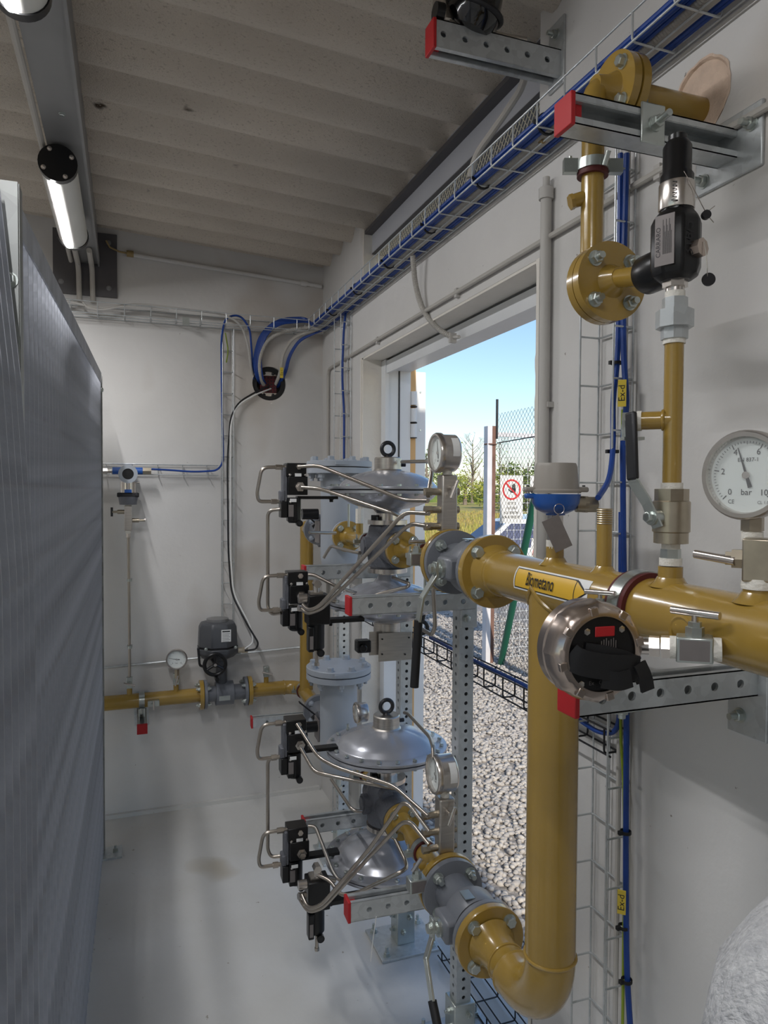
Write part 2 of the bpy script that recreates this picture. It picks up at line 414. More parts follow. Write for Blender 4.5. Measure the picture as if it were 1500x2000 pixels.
# eaves beam and bird mesh in the slot above the lintel
t = thing('eaves_beam', 'white grey folded steel beam under the roof edge along the doorway wall', 'beam', (1.0, 2.1, 2.475))
part('web', MB().lo((.95, 1.476, 2.478), (.958, 2.80, 2.607)), 'eave', t)
part('shaded_flashing', MB().lo((.918, 1.476, 2.552), (.951, 2.80, 2.566)), 'beamd', t)  # dark tone stands for the shadow along the roof edge
part('bottom_flange', MB().lo((.95, 1.476, 2.474), (1.03, 2.80, 2.480)), 'beamd', t)  # underside of the white beam, its shade put in as a dark tone
def zigzag(b, o, along, upv, cols, pitch, rows, rp, r):
    o = V(o)
    for i in range(cols):
        for j in range(rows):
            s_ = 1 if (i+j) % 2 else -1
            p0 = o+along*(pitch*(i+(1 if s_ > 0 else 0)))+upv*(rp*j); p1 = o+along*(pitch*(i+(0 if s_ > 0 else 1)))+upv*(rp*(j+1))
            d = (p1-p0).normalized(); sd = d.cross(along.cross(upv)).normalized()*r; nn = along.cross(upv).normalized()*r
            b.add([p0+sd, p0+nn, p0-sd, p0-nn, p1+sd, p1+nn, p1-sd, p1-nn], [(0, 1, 5, 4), (1, 2, 6, 5), (2, 3, 7, 6), (3, 0, 4, 7)])
t = thing('mesh_screen', 'cream wire mesh closing the slot between lintel and roof', 'mesh', (1.06, 2.1, 2.36))
b = MB(); zigzag(b, (.968, 1.48, 2.32), Y1, Z1, 132, .01, 14, .012, .0013)
part('netting', b, 'screen', t, kind='stuff', smooth=False)
part('edge_rail', MB().lo((.964, 1.478, 2.33), (.972, 2.805, 2.338)), 'screen', t)
# steel beam under the roof with its end plate
t = thing('steel_beam', 'grey steel beam carrying the lamps under the corrugated roof', 'beam', (-.17, 1, 2.5))
part('bottom_flange', MB().lo((-.215, -1.7, 2.5), (-.12, 3.43, 2.507)), 'beam', t)
part('side_plate', MB().lo((-.124, -1.7, 2.507), (-.12, 3.43, 2.66)).lo((-.215, -1.7, 2.507), (-.211, 3.43, 2.66)), 'beam', t)
part('lower_lip', MB().lo((-.112, -1.7, 2.49), (-.12, 3.43, 2.53)), 'beam', t)
pl = part('end_plate', MB().lo((-.302, 3.43, 2.362), (-.04, 3.45, 2.64)), 'beamd', t)
for (x, z) in ((-.27, 2.41), (-.075, 2.40), (-.27, 2.6), (-.075, 2.6)): inst('bolt', boltmesh(.009, .008, .004, 'beam'), pl, (x, 3.43, z), (0, -1, 0))
for y in (1.62, 2.1, 3.1): inst('screw', boltmesh(.007, .005, 0, 'zinc'), t, (-.16, y, 2.5), (0, 0, -1))
def lamp(name, label, y0, y1):
    x, z, r = -.185, 2.44, .05
    t = thing(name, label, 'lamp', (x, (y0+y1)/2, z), 'linear lamps under the steel beam')
    body = MB(); n = 20
    body.cyl((x, y0+.02, z), (x, y1-.02, z), r, n=28); part('body', body, 'diff', t)
    ec = MB()
    for (a, c) in ((y0, y0+.022), (y1-.022, y1)):
        ec.cyl((x, a, z), (x, c, z), r*1.06, n=28)
    part('end_cap', MB().cyl((x, y0, z), (x, y0+.022, z), r*1.06, n=28), 'black', t)
    part('end_cap', MB().cyl((x, y1-.022, z), (x, y1, z), r*1.06, n=28), 'black', t)
    for yy, d in ((y0, -1), (y1, 1)):
        for a in (.5, 2.1, 3.6, 5.2): inst('cap_screw', boltmesh(.0055, .006, 0, 'steel'), t, (x+.042*math.cos(a), yy, z+.042*math.sin(a)), (0, d, 0))
    # recessed lamp strip, facing down and into the room
    a0 = math.radians(-108); d = V((math.cos(a0), 0, math.sin(a0))); sd = V((-d.z, 0, d.x))
    ls = MB(); vs = []; fs = []; lc = V((x, 0, z))+d*(r*.99); n_ = 8
    for k in range(n_+1):
        a = math.radians(38+104*k/n_); q = lc+sd*(math.cos(a)*.0135)+d*(math.sin(a)*.0135-.0075); vs += [V((q.x, y0+.025, q.z)), V((q.x, y1-.025, q.z))]
    for k in range(n_): fs.append((2*k, 2*k+1, 2*k+3, 2*k+2))
    part('light_strip', ls.add(vs, fs), 'led', t)
    part('hanger', MB().lo((x-.012, y0+.08, z+.04), (x+.012, y0+.1, 2.5)).lo((x-.012, y1-.1, z+.04), (x+.012, y1-.08, 2.5)), 'zinc', t)
    return t
lamp('linear_lamp', 'lit tubular lamp with black end caps hanging above the grating', 2.27, 2.90)
lamp('linear_lamp', 'tubular lamp cut off at the top left corner of the picture', .90, 1.53)
lamp('linear_lamp', 'added unseen tubular lamp behind the viewer under the same beam', -.55, .08)  # unseen lamp, added for more light in the room
t = thing('lamp_conduit', 'thin grey conduit clipped along the left edge of the lamp beam', 'conduit', (-.23, 2, 2.49))
part('tube', MB().tube([(-.228, -1.5, 2.495), (-.228, 3.4, 2.495)], .009), 'conduit', t)
b = MB()
for (x, n_) in ((-.20, 0), (-.145, 1)):
    b.tube([(x, 3.2, 2.487), (x, 3.40, 2.487), (x+.002, 3.415, 2.46), (x+.004, 3.42, 2.33)], .011, bend=.03)
part('lamp_flex', b, 'conduit', None, label='pair of grey flexible hoses dropping from the lamp beam to the cable tray', cat='hose')
part('roof_wire_conduit', MB().tube([(-.085, 3.40, 2.60), (-.07, 3.41, 2.575), (-.03, 3.425, 2.565), (.01, 3.436, 2.565)], .004).cyl((.0, 3.438, 2.565), (.03, 3.438, 2.565), .014), 'tan', None, label='short tan cable from the beam plate to the roof line conduit', cat='cable')
part('roof_line_conduit', MB().tube([(.02, 3.438, 2.562), (.86, 3.438, 2.512), (.905, 3.438, 2.508)], .0095).cyl((.80, 3.438, 2.5155), (.83, 3.438, 2.514), .014), 'wall', None, label='painted conduit under the roof line on the back wall', cat='conduit')
# ================================================================ galvanised grating along the left
def bar(h, bendx):
    b = MB(); n = 8
    for i in range(n):
        z0, z1 = h*i/n, h*(i+1)/n
        f0 = bendx*max(0, (z0/h-.72)/.28)**1.6; f1 = bendx*max(0, (z1/h-.72)/.28)**1.6
        b.add([(f0-.015, -.0016, z0), (f0+.015, -.0016, z0), (f0+.015, .0016, z0), (f0-.015, .0016, z0), (f1-.015, -.0016, z1), (f1+.015, -.0016, z1), (f1+.015, .0016, z1), (f1-.015, .0016, z1)],
              [(0, 1, 5, 4), (1, 2, 6, 5), (2, 3, 7, 6), (3, 0, 4, 7)] + ([(0, 3, 2, 1)] if i == 0 else []) + ([(4, 5, 6, 7)] if i == n-1 else []))
    return b
def gx(y): return -.150+(y-.9)*.0165
def grating(label, y0, y1, n, h, bendx, xo):
    t = thing('partition_grating', label, 'grating', (gx((y0+y1)/2)+xo, (y0+y1)/2, .03), 'galvanised grating partition')
    me = bar(h-.03, bendx).mesh('flat_bar', K['grate'], smooth=False)
    for i in range(n):
        y = y0+(y1-y0)*i/(n-1); o_ = inst('flat_bar', me, t, (gx(y)+xo, y, .03), Z1, spin=math.pi/2)
        if not bendx: o_.scale.z = .985+.05*i/(n-1)
    b = MB()
    for k in range(int(h/.11)):
        z = .08+k*.11; f0 = bendx*max(0, ((z-.03)/(h-.03)-.72)/.28)**1.6
        b.tube([(gx(y0)+xo+f0-.004, y0, z), (gx(y1)+xo+f0-.004, y1, z)], .0035, n=6)
    part('cross_rod', b, 'grate', t, kind='stuff')
    part('bottom_band', MB().box(((gx(y0)+gx(y1))/2+xo, (y0+y1)/2, .028), (.03, y1-y0, .004)), 'grate', t)
    if not bendx: part('top_band', MB().box(((gx(y0)+gx(y1))/2+xo+.016, (y0+y1)/2, h-.002), (.003, y1-y0+.01, .04), (V((1, -.0165, 0)).normalized(), V((.0165, 1, .047)).normalized(), V((0, -.047, 1)).normalized())), 'grate', t)
    return t
grating('long galvanised grating panel running back to the rear wall', 1.035, 3.06, 44, 1.90, 0.0, 0.0)
grating('near galvanised grating panel with its top corner bent aside at the picture edge', .50, .965, 12, 1.87, -.035, .026)
t = thing('grating_post', 'bright galvanised flat post between the two grating panels', 'post', (-.15, 1.0, 0))
part('face', MB().lo((-.185, .997, .02), (-.127, 1.003, 1.882)), 'grate2', t); part('flange', MB().lo((-.131, 1.003, .02), (-.126, 1.03, 1.882)), 'grate2', t)
inst('bolt', boltmesh(.008, .01), t, (-.137, .997, 1.76), (0, -1, 0))
t = thing('grating_post', 'far galvanised end post of the grating standing near the rear wall', 'post', (-.12, 3.1, 0))
part('face', MB().lo((-.16, 3.085, .006), (-.095, 3.091, 1.96)), 'grate2', t); part('flange', MB().lo((-.100, 3.091, .006), (-.095, 3.125, 1.96)), 'grate2', t)
part('foot_plate', MB().lo((-.17, 3.05, 0), (-.03, 3.15, .008)), 'galv', t)
inst('anchor_bolt', boltmesh(.009, .014, .012), t, (-.055, 3.10, .008)); inst('bolt', boltmesh(.008, .008), t, (-.098, 3.07, 1.9), (0, -1, 0))
# ================================================================ outside
G = -.12
struct('ground', MB().lo((1.1, -6, G-.1), (5.2, 9.0, G-.008)).lo((-14, -10, G-.1), (-2.5, 9.0, G-.008)), 'gravelb', loc=(2, 2, G))  # second slab is added unseen, to bounce sunlight through the left opening
struct('gravel_track', MB().lo((-12, 6.0, G-.3), (40, 13.0, G-.02)).lo((3.8, -6, G-.3), (40, 8.0, G-.018)), 'road', loc=(8, 9, G))
fl = MB(); n = 24
vs = []; fs = []
for i in range(n+1):
    for j in range(n+1):
        x = -160+440*i/n; y = 12+(j/n)**2*420
        vs.append((x, y, G-.1-.35*min(1, (y-12)/30)+.08*math.sin(x*.11)*math.cos(y*.09)*min(1, (y-12)/20)))
for i in range(n):
    for j in range(n): k = i*(n+1)+j; fs.append((k, k+n+1, k+n+2, k+1))
fl.add(vs, fs); struct('field', fl, 'field', loc=(20, 60, G))
# loose stones
rng = np.random.default_rng(3)
ph = (1+5**.5)/2
ico = np.array([(-1, ph, 0), (1, ph, 0), (-1, -ph, 0), (1, -ph, 0), (0, -1, ph), (0, 1, ph), (0, -1, -ph), (0, 1, -ph), (ph, 0, -1), (ph, 0, 1), (-ph, 0, -1), (-ph, 0, 1)])/1.9
icf = np.array([(0, 11, 5), (0, 5, 1), (0, 1, 7), (0, 7, 10), (0, 10, 11), (1, 5, 9), (5, 11, 4), (11, 10, 2), (10, 7, 6), (7, 1, 8), (3, 9, 4), (3, 4, 2), (3, 2, 6), (3, 6, 8), (3, 8, 9), (4, 9, 5), (2, 4, 11), (6, 2, 10), (8, 6, 7), (9, 8, 1)])
cand = np.stack([rng.uniform(1.12, 4.6, 60000), rng.uniform(1.2, 8.6, 60000)], 1)
ang = np.degrees(np.arctan2(cand[:, 0], cand[:, 1])); keep = (ang > 17.5) & (ang < 35) & (rng.random(60000) < np.clip(5.0/np.hypot(cand[:, 0], cand[:, 1])**1.0, .3, 1))
cand = cand[keep][:17000]; N = len(cand)
sc_ = rng.uniform(.009, .02, (N, 1, 1))*rng.uniform(.65, 1.25, (N, 1, 3))*(1+.0*cand[:, :1, None]); sc_[:, :, 2] *= .7
vv = ico[None]*sc_*rng.uniform(.8, 1.2, (N, 12, 1)); th = rng.uniform(0, 6.28, N); c_, s_ = np.cos(th)[:, None], np.sin(th)[:, None]
vx = vv[:, :, 0]*c_-vv[:, :, 1]*s_; vy = vv[:, :, 0]*s_+vv[:, :, 1]*c_
P3 = np.stack([vx+cand[:, :1], vy+cand[:, 1:], vv[:, :, 2]+G+rng.uniform(-.006, .006, (N, 1))], 2).reshape(-1, 3)
ff = (icf[None]+(np.arange(N)*12)[:, None, None]).reshape(-1, 3)
me = bpy.data.meshes.new('gravel'); me.vertices.add(len(P3)); me.vertices.foreach_set('co', P3.ravel()); me.loops.add(ff.size); me.loops.foreach_set('vertex_index', ff.ravel())
me.polygons.add(len(ff)); me.polygons.foreach_set('loop_start', np.arange(0, ff.size, 3)); me.polygons.foreach_set('loop_total', np.full(len(ff), 3)); me.update(); me.materials.append(K['gravel'])
go = bpy.data.objects.new('gravel', me); COL.objects.link(go); tagit(go, 'pale loose gravel covering the yard outside the doorway', 'gravel', kind='stuff')
part('kerb_slab', MB().lo((1.95, 2.35, G-.02), (2.5, 2.9, G+.05)), 'hole', None, label='pale concrete slab lying in the gravel outside the doorway', cat='slab')
# grass
def blades(name, label, n, fn, h, wd, m):
    p = np.array([fn() for _ in range(n)]); hh = rng.uniform(.5, 1, n)*h; a = rng.uniform(0, 6.28, n); dx = np.cos(a)*wd; dy = np.sin(a)*wd; lean = rng.uniform(-.4, .4, (n, 2))*hh[:, None]
    v0 = np.stack([p[:, 0]-dx, p[:, 1]-dy, p[:, 2]], 1); v1 = np.stack([p[:, 0]+dx, p[:, 1]+dy, p[:, 2]], 1); v2 = np.stack([p[:, 0]+lean[:, 0], p[:, 1]+lean[:, 1], p[:, 2]+hh], 1)
    vs = np.stack([v0, v1, v2], 1).reshape(-1, 3); me = bpy.data.meshes.new(name); me.from_pydata(vs.tolist(), [], [(3*i, 3*i+1, 3*i+2) for i in range(n)]); me.materials.append(K[m])
    o = bpy.data.objects.new(name, me); COL.objects.link(o); return tagit(o, label, 'grass', kind='stuff')
def fieldpt():
    d = 16+60*random.random()**1.8; a = math.radians(random.uniform(20, 33)); y = d*math.cos(a); x = d*math.sin(a)
    return (x, y, G-.12-.35*min(1, max(0, (y-12)/30)))
blades('grass', 'yellow green meadow grass beyond the yard', 14000, fieldpt, .3, .035, 'blade')
# trees along the horizon
def tree(name, label, px, dep, h, w_, m, n, trunk=.35, bare=False, low=.15):
    base = aD(px, 975, dep); base.z = -.55
    t = thing(name, label, 'tree', base, 'trees along the horizon'); b = MB()
    b.tube([base, base+V((.1, 0, h*.5)), base+V((0, 0, h*.92))], .2, n=7, rad=[trunk, trunk*.6, trunk*.15])
    for k in range(26 if bare else 9):
        z = h*(.28+.62*random.random()); a = random.uniform(0, 6.28); L = w_*(.9 if bare else .6)*(.25+.6*math.sin(math.pi*(z/h)**1.3)); p0 = base+V((0, 0, z))
        p1 = p0+V((math.cos(a)*L*.5, math.sin(a)*L*.5, L*.5)); p2 = p0+V((math.cos(a)*L, math.sin(a)*L, L*1.25)); r = trunk*.3*(1.05-z/h)+.03
        b.tube([p0, p1, p2], r, n=5, rad=[r, r*.7, r*.25])
        if bare:
            for q in range(3):
                d = V((random.uniform(-1, 1), random.uniform(-1, 1), random.uniform(.2, 1.2))).normalized()*L*.5; b.tube([p1.lerp(p2, random.random()), p1.lerp(p2, .6)+d], r*.35, n=4)
    part('trunk', b, 'bark', t)
    vs = []; fs = []
    cl = [(random.uniform(-1, 1)*w_*.75, random.uniform(-1, 1)*w_*.75, h*random.uniform(low, .92)) for _ in range(16)]
    for i in range(n):
        c = random.choice(cl); rr = w_*.42*(1.15-.6*c[2]/h)
        d = V((random.gauss(0, 1), random.gauss(0, 1), random.gauss(0, 1))).normalized()*rr*random.random()**.4
        p = base+V(c)+d; s_ = random.uniform(.12, .3); u = V((random.gauss(0, 1), random.gauss(0, 1), random.gauss(0, 1))).normalized(); v_ = u.orthogonal().normalized()
        k = len(vs); vs += [p-u*s_, p+v_*s_*.6, p+u*s_, p-v_*s_*.6]; fs.append((k, k+1, k+2, k+3))
    part('crown', MB().add(vs, fs), m, t, smooth=False, kind='stuff')
tree('leafy_tree', 'dark green leafy tree at the left of the horizon beside the door frame', 832, 120, 9.5, 3.6, 'leafg', 1500)
tree('leafy_tree', 'low yellowing tree on the horizon behind the upper manifold gauge', 872, 150, 7.0, 5.0, 'leafy', 1300, low=.05)
tree('bare_tree', 'tall bare tree standing out against the sky on the horizon', 922, 130, 12.5, 3.0, 'leafy', 130, trunk=.3, bare=True, low=.1)
tree('leafy_tree', 'pale yellow bush at the foot of the bare tree on the horizon', 908, 112, 4.2, 4.6, 'leafy', 1200, low=.0)
tree('leafy_tree', 'olive bush on the horizon just beside the fence post', 942, 138, 5.4, 4.0, 'leafg', 1000, low=.0)
tree('leafy_tree', 'yellow green tree on the horizon behind the warning sign', 990, 90, 5.4, 4.0, 'leafy', 1600, low=.0)
tree('leafy_tree', 'darker green tree on the horizon above the second sign', 1030, 78, 5.8, 3.0, 'leafg', 1600, low=.0)
tree('bare_tree', 'thin bare tree seen through the fence netting', 975, 142, 13.0, 3.6, 'leafy', 100, trunk=.2, bare=True, low=.1)
part('hedge_line', MB().lo((20, 128, -.6), (120, 131, .9)), 'leafg', None, label='low dark hedge line closing the meadow', cat='hedge')
# fence
FX = 3.22
t = thing('fence_post', 'weathered white and rusty square fence post outside the doorway', 'post', (FX, 5.98, G))
part('shaft', MB().lo((FX-.05, 5.95, G), (FX, 6.03, 2.12)), 'postw', t, bevel=.004); part('rusty_side', MB().lo((FX, 5.95, G), (FX+.035, 6.03, 2.12)), 'rust', t)
part('extension_rod', MB().cyl((FX+.045, 5.95, 2.0), (FX+.045, 5.95, 2.37), .012), 'dark', t)
part('wire_loop', MB().torus((FX, 5.99, 1.05), Z1, .055, .006).torus((FX, 5.99, 1.95), Z1, .055, .006), 'rust', t)
t = thing('wire_fence', 'chain link fence stretched from the weathered post along the yard', 'fence', (FX+.05, 5.0, G))
b = MB(); zigzag(b, (FX+.05, 4.3, G), Y1, Z1, 56, .029, 76, .031, .0019); part('chain_link', b, 'wire', t, kind='stuff', smooth=False)
part('tension_wire', MB().tube([(FX+.05, 4.3, 2.0), (FX+.05, 5.95, 1.96)], .005), 'dark', t)
GY = 6.06
t = thing('wire_fence', 'pale welded mesh gate panel carrying the signs behind the chain link fence', 'fence', (FX+.7, GY, G))
b = MB()
for k in range(20): b.cyl((FX+.08+k*.074, GY, G), (FX+.08+k*.074, GY, 2.03), .0028, n=5)
for k in range(25): b.cyl((FX+.05, GY, G+.02+k*.088), (FX+1.5, GY, G+.02+k*.088), .0028, n=5)
part('welded_mesh', b, 'wirew', t, kind='stuff'); part('top_bar', MB().lo((FX+.05, GY-.02, 2.03), (FX+1.5, GY+.02, 2.07)), 'postw', t)
p0 = aY(1047, 960, 4.75); p1 = aZ(978, 1298, G)
t = part('brace_pole', MB().cyl(p1, p0+(p0-p1)*.4, .03), 'greenp', None, label='slanting green pole bracing the fence', cat='pole')
def sign(label, x0, x1, z0, z1, full=True, tilt=0.0):
    y = GY-.012; w_ = x1-x0
    t = thing('warning_sign', label, 'sign', ((x0+x1)/2, y, z0), 'prohibition signs on the fence')
    part('plate', MB().lo((x0, y, z0), (x1, y+.004, z1)), 'white', t)
    R = w_*.40; c = V(((x0+x1)/2, y-.001, z1-R-.035)); u, v_ = X1, Z1
    part('prohibition_ring', MB().ring(c, c-Y1*.0015, R, R*.83), 'signr', t)
    d = (u*.707-v_*.707); part('slash', MB().box(c-Y1*.002, (R*1.75, R*.17, .001), (d, (u*.707+v_*.707), Y1)), 'signr', t)
    h = MB(); hc = c+u*R*.22; k_ = -Y1*.0012
    h.box(hc-v_*R*.1+k_, (R*.42, R*.42, .001), (u, v_, Y1))
    for k, L in enumerate((.42, .5, .54, .42)): h.box(hc+u*R*(-.16+.107*k)+v_*R*(.1+L*.5-.05)+k_, (R*.08, R*L, .001), (u, v_, Y1))
    h.box(hc-u*R*.38-v_*R*.12+k_, (R*.5, R*.11, .001), ((u*.8-v_*.6), (u*.6+v_*.8), Y1)); part('hand_symbol', h, 'signb', t)
    if full:
        tm = MB()
        for k, s_ in enumerate(('VIETATO', "L'ACCESSO", 'ALLE PERSONE', 'NON AUTORIZZATE')): text(tm, s_, .034, c-v_*(R+.035+.044*k)-Y1*.001, u, v_, sx=.62 if k == 3 else .72)
        part('lettering', tm, 'signb', t)
    t.rotation_euler = (0, tilt, 0)
sign('white sign with a red crossed-out hand hanging on the mesh gate', 3.36, 3.61, 1.20, 1.66)
sign('second white prohibition sign partly hidden behind the blue transmitter', 3.69, 3.94, 1.20, 1.66)
sign('low prohibition sign propped under the green pole', 3.67, 3.92, .66, 1.04, False, .12)
# parked car
cb = aD(1010, 1010, 12.0); cdir = V((.97, -.24, 0)).normalized(); cn = V((-cdir.y, cdir.x, 0)); gz = -.2; CS = .88
co = V((cb.x, cb.y, gz)) - cdir*.38
t = thing('parked_car', 'white car parked behind the fence', 'car', co)
side = [(-1.4, .2), (-1.42, .62), (-1.2, .8), (-.62, .9), (2.75, .92), (2.85, .6), (2.8, .2)]
part('body', MB().prism(side, co-cn*.85, cdir, Z1, -1.7) if False else MB().prism(side, co+cn*.85, cdir, Z1, 1.7), 'carw', t, bevel=.05)
cab = MB(); lo_ = [(-.75, .88), (2.6, .88)]; hi_ = [(.15, 1.42), (.7, 1.46), (1.7, 1.44), (2.35, 1.3)]
L = [(-.55, .88, .8), (.05, 1.38, .64), (.75, 1.5, .62), (1.8, 1.48, .62), (2.6, .92, .8)]
vs = []; fs = []
for (a, z, hw) in L: vs += [co+cdir*a+Z1*z+cn*hw, co+cdir*a+Z1*z-cn*hw]
for i in range(4): fs.append((2*i, 2*i+1, 2*i+3, 2*i+2))
k = len(vs); vs += [co+cdir*a+Z1*.88+cn*.8*s_ for a in (-.55, 2.6) for s_ in (1, -1)]
fs += [(0, 2, 4, 6, 8, k+2, k), (1, k+1, k+3, 9, 7, 5, 3)]
part('cabin', cab.add(vs, fs), 'carw', t, bevel=.03)
wg = MB()
for sgn in (1, -1):
    for (a0, a1, b0, b1) in ((-.36, .72, .12, .75), (.8, 1.55, .82, 1.5), (1.62, 2.25, 1.58, 1.85)):
        q = [co+cdir*a0+Z1*.93+cn*sgn*.80, co+cdir*a1+Z1*.93+cn*sgn*.80, co+cdir*b1+Z1*1.36+cn*sgn*.655, co+cdir*b0+Z1*1.36+cn*sgn*.655]
        wg.add(q, [(0, 1, 2, 3)])
part('side_window', wg, 'carg', t, smooth=False)
part('windscreen', MB().add([co+cdir*-.54+Z1*.91+cn*.72, co+cdir*-.54+Z1*.91-cn*.72, co+cdir*.02+Z1*1.375-cn*.57, co+cdir*.02+Z1*1.375+cn*.57], [(0, 1, 2, 3)]), 'carg', t, smooth=False)
for a in (-.75, 2.0):
    for sgn in (1, -1): part('wheel', MB().cyl(co+cdir*a+Z1*.31+cn*sgn*.88, co+cdir*a+Z1*.31+cn*sgn*.68, .31), 'tyre', t)

for o_ in t.children: o_.scale = (CS, CS, CS)
# ================================================================ skid frame: the two regulating lines, turned 2 degrees off the wall
SA = math.radians(2.0); SV = V((math.sin(SA), math.cos(SA), 0)); SN = V((math.cos(SA), -math.sin(SA), 0))
def S(s, t=0.0, z=0.0): return V((.715, 1.305, 0)) + SV*s + SN*t + Z1*z
ZU, ZL = 1.335, .552
R_H = .0445
def flange(parent, s0, s1, z, r, m='yellow', n=40, name='flange'):
    return part(name, MB().lathe([(r-.002, 0), (r, .002), (r, abs(s1-s0)-.002), (r-.002, abs(s1-s0))], S(min(s0, s1), 0, z), SV, n), m, parent)
# ---------------------------------------------------------------- strut arms, posts
def strut(label, p0, p1, slot, plate=None, holes=True, h=.043, w_=.041, bolt=True, group='zinc strut arms with red end caps', slotm='galv', cap=True):
    """channel arm from its fixing p0 to its free end p1; slot = direction of the open side"""
    p0 = V(p0); p1 = V(p1); a = (p1-p0).normalized(); sd = V(slot).normalized(); sd = (sd-a*sd.dot(a)).normalized(); q = a.cross(sd); L = (p1-p0).length
    t = thing('strut_arm', label, 'bracket', p0, group)
    hs = [.035+.05*i for i in range(int((L-.05)/.05)+1)]
    b = MB(); th = .0022
    H = h if abs(sd.z) > .5 else w_; Wq = w_ if abs(sd.z) > .5 else h
    for sg in (1, -1):
        o = p0+q*(sg*Wq/2)
        if holes:
            if sg > 0: b.perf(o-sd*(H/2), a, sd, L, H, hs, .0068, th*2); 
            else: b.perf(o+sd*(H/2), a, -sd, L, H, hs, .0068, th*2)
            o2 = p0+q*(sg*(Wq/2-th))
            if sg > 0: b.perf(o2+sd*(H/2), a, -sd, L, H, hs, .0068, 0)
            else: b.perf(o2-sd*(H/2), a, sd, L, H, hs, .0068, 0)
        else: b.box(p0+a*(L/2)+q*(sg*(Wq/2-th/2)), (L, H, th), (a, sd, q))
        b.box(p0+a*(L/2)+sd*(H/2-th/2)+q*(sg*(Wq/2-.0052)), (L, th, .0104), (a, sd, q))
        b.box(p0+a*(L/2)+sd*(H/2-.005)+q*(sg*(Wq/2-.0104)), (L, .008, th), (a, sd, q))
    b.box(p0+a*(L/2)-sd*(H/2-th/2), (L, th, Wq), (a, sd, q))
    part('channel', b, slotm, t)
    if cap:
        c = part('end_cap', MB().box(p1+a*.004, (.008, H+.003, Wq+.003), (a, sd, q)), 'red', t, bevel=.0015)
        part('cap_tongue', MB().box(p1-a*.008+sd*(H/2-.012), (.018, .006, Wq-.012), (a, sd, q)), 'red', c)
    if plate:
        c0, size, n_ = plate                                 # centre, size(3), outward normal
        pl = part('base_plate', MB().box(c0, size), slotm, t, bevel=.002)
        if bolt:
            for off in bolt if isinstance(bolt, list) else [V((0, 0, 0))]: inst('anchor_bolt', boltmesh(.0095, .011, .012), pl, V(c0)+V(off)+V(n_)*.003, n_)
    return t
# arm under the header, right foreground
t = strut('zinc arm with holes and red cap carrying the main yellow header at right', (WX-.006, .845, 1.211), (.585, .845, 1.211), Z1, ((WX-.003, .845, 1.195), (.006, .075, .15), (-1, 0, 0)), bolt=[V((0, .012, -.045))])
# twin arm at the top right
t = strut('zinc arm with slot and red cap under the vent pipe at top right', (WX-.006, .905, 2.052), (.607, .905, 2.052), -Y1, ((WX-.003, .905, 2.05), (.006, .135, .10), (-1, 0, 0)), holes=False, bolt=[V((0, -.048, .02)), V((0, .048, -.03))], h=.045)
sq = part('square_washer', MB().box((.742, .8825, 2.052), (.044, .004, .06)), 'zinc', t, bevel=.002)
inst('bolt', boltmesh(.0095, .012, .022), sq, (.745, .880, 2.052), (-.1, -1, 0))
# arm with the black flood light, top centre
t = strut('zinc arm with red cap on the wall above the doorway under the black lamp', (WX-.006, 1.40, 2.452), (.607, 1.40, 2.452), -Z1, ((WX-.003, 1.40, 2.48), (.006, .06, .15), (-1, 0, 0)), bolt=[V((0, .0, .045))], h=.058)
# posts
def post(label, x, y, top, z0=.10, plate=True, w_=.042):
    t = thing('support_post', label, 'post', (x, y, 0), 'perforated steel posts')
    b = MB(); n = int((top-z0)/.025); hs = [.0125+.025*i for i in range(n)]; L = top-z0
    for (o, u) in (((x-w_/2, y-w_/2, z0), X1), ((x+w_/2, y-w_/2, z0), Y1), ((x+w_/2, y+w_/2, z0), -X1), ((x-w_/2, y+w_/2, z0), -Y1)):
        b.perf(V(o)+u*w_, Z1, -u, L, w_, hs, .0052, .003, n=10)
    part('perforated_tube', b, 'galv', t)
    part('shade_core', MB().lo((x-w_/2+.004, y-w_/2+.004, z0), (x+w_/2-.004, y+w_/2-.004, top)), 'dark', t, label='dark core standing for the shade inside the tube')  # solid dark filling so the holes look shaded
    part('top_cap', MB().lo((x-w_/2, y-w_/2, top), (x+w_/2, y+w_/2, top+.003)), 'galv', t)
    sh = part('shoe', MB().lo((x-.031, y-.031, .008), (x+.031, y+.031, .125)), 'zinc', t, bevel=.003)
    for zz in (.05, .095):
        inst('bolt', boltmesh(.008, .009, .006), sh, (x+(.012 if zz > .06 else -.01), y-.031, zz), (0, -1, 0)); inst('bolt', boltmesh(.008, .009, .006), sh, (x-.031, y, zz), (-1, 0, 0))
    bp = part('base_plate', MB().lo((x-.103, y-.088, 0), (x+.103, y+.088, .009)), 'galv', t, bevel=.002)
    for sx in (-.08, .08):
        for sy in (-.065, .065): inst('anchor_bolt', boltmesh(.0095, .012, .016), bp, (x+sx, y+sy, .009))
    return t
post('perforated galvanised post standing in front of the doorway gravel', .845, 1.715, 1.26)
post('perforated galvanised post behind the regulators on the square floor plate', .856, 2.172, 1.30)
post('perforated galvanised post behind the filters near the corner', .83, 2.80, 1.2)
for (z, lab) in ((1.217, 'upper zinc arm with red cap under the upper outlet pipe'), (.452, 'lower zinc arm with red cap under the lower outlet pipe')):
    t = strut(lab, (.85, 1.672, z), (.518, 1.684, z), Z1, None, h=.044 if z > 1 else .05)
    pl = part('angle_plate', MB().lo((.822, 1.682, z-.075), (.87, 1.691, z+.02)), 'galv', t, bevel=.002)
    inst('bolt', boltmesh(.009, .01), pl, (.838, 1.682, z-.05), (0, -1, 0))
for (z, lab) in ((1.249, 'small zinc arm with red cap beside the upper filter'), (.461, 'small zinc arm with red cap beside the lower filter body')):
    strut(lab, (.85, 2.128, z), (.513, 2.14, z), Z1, None)
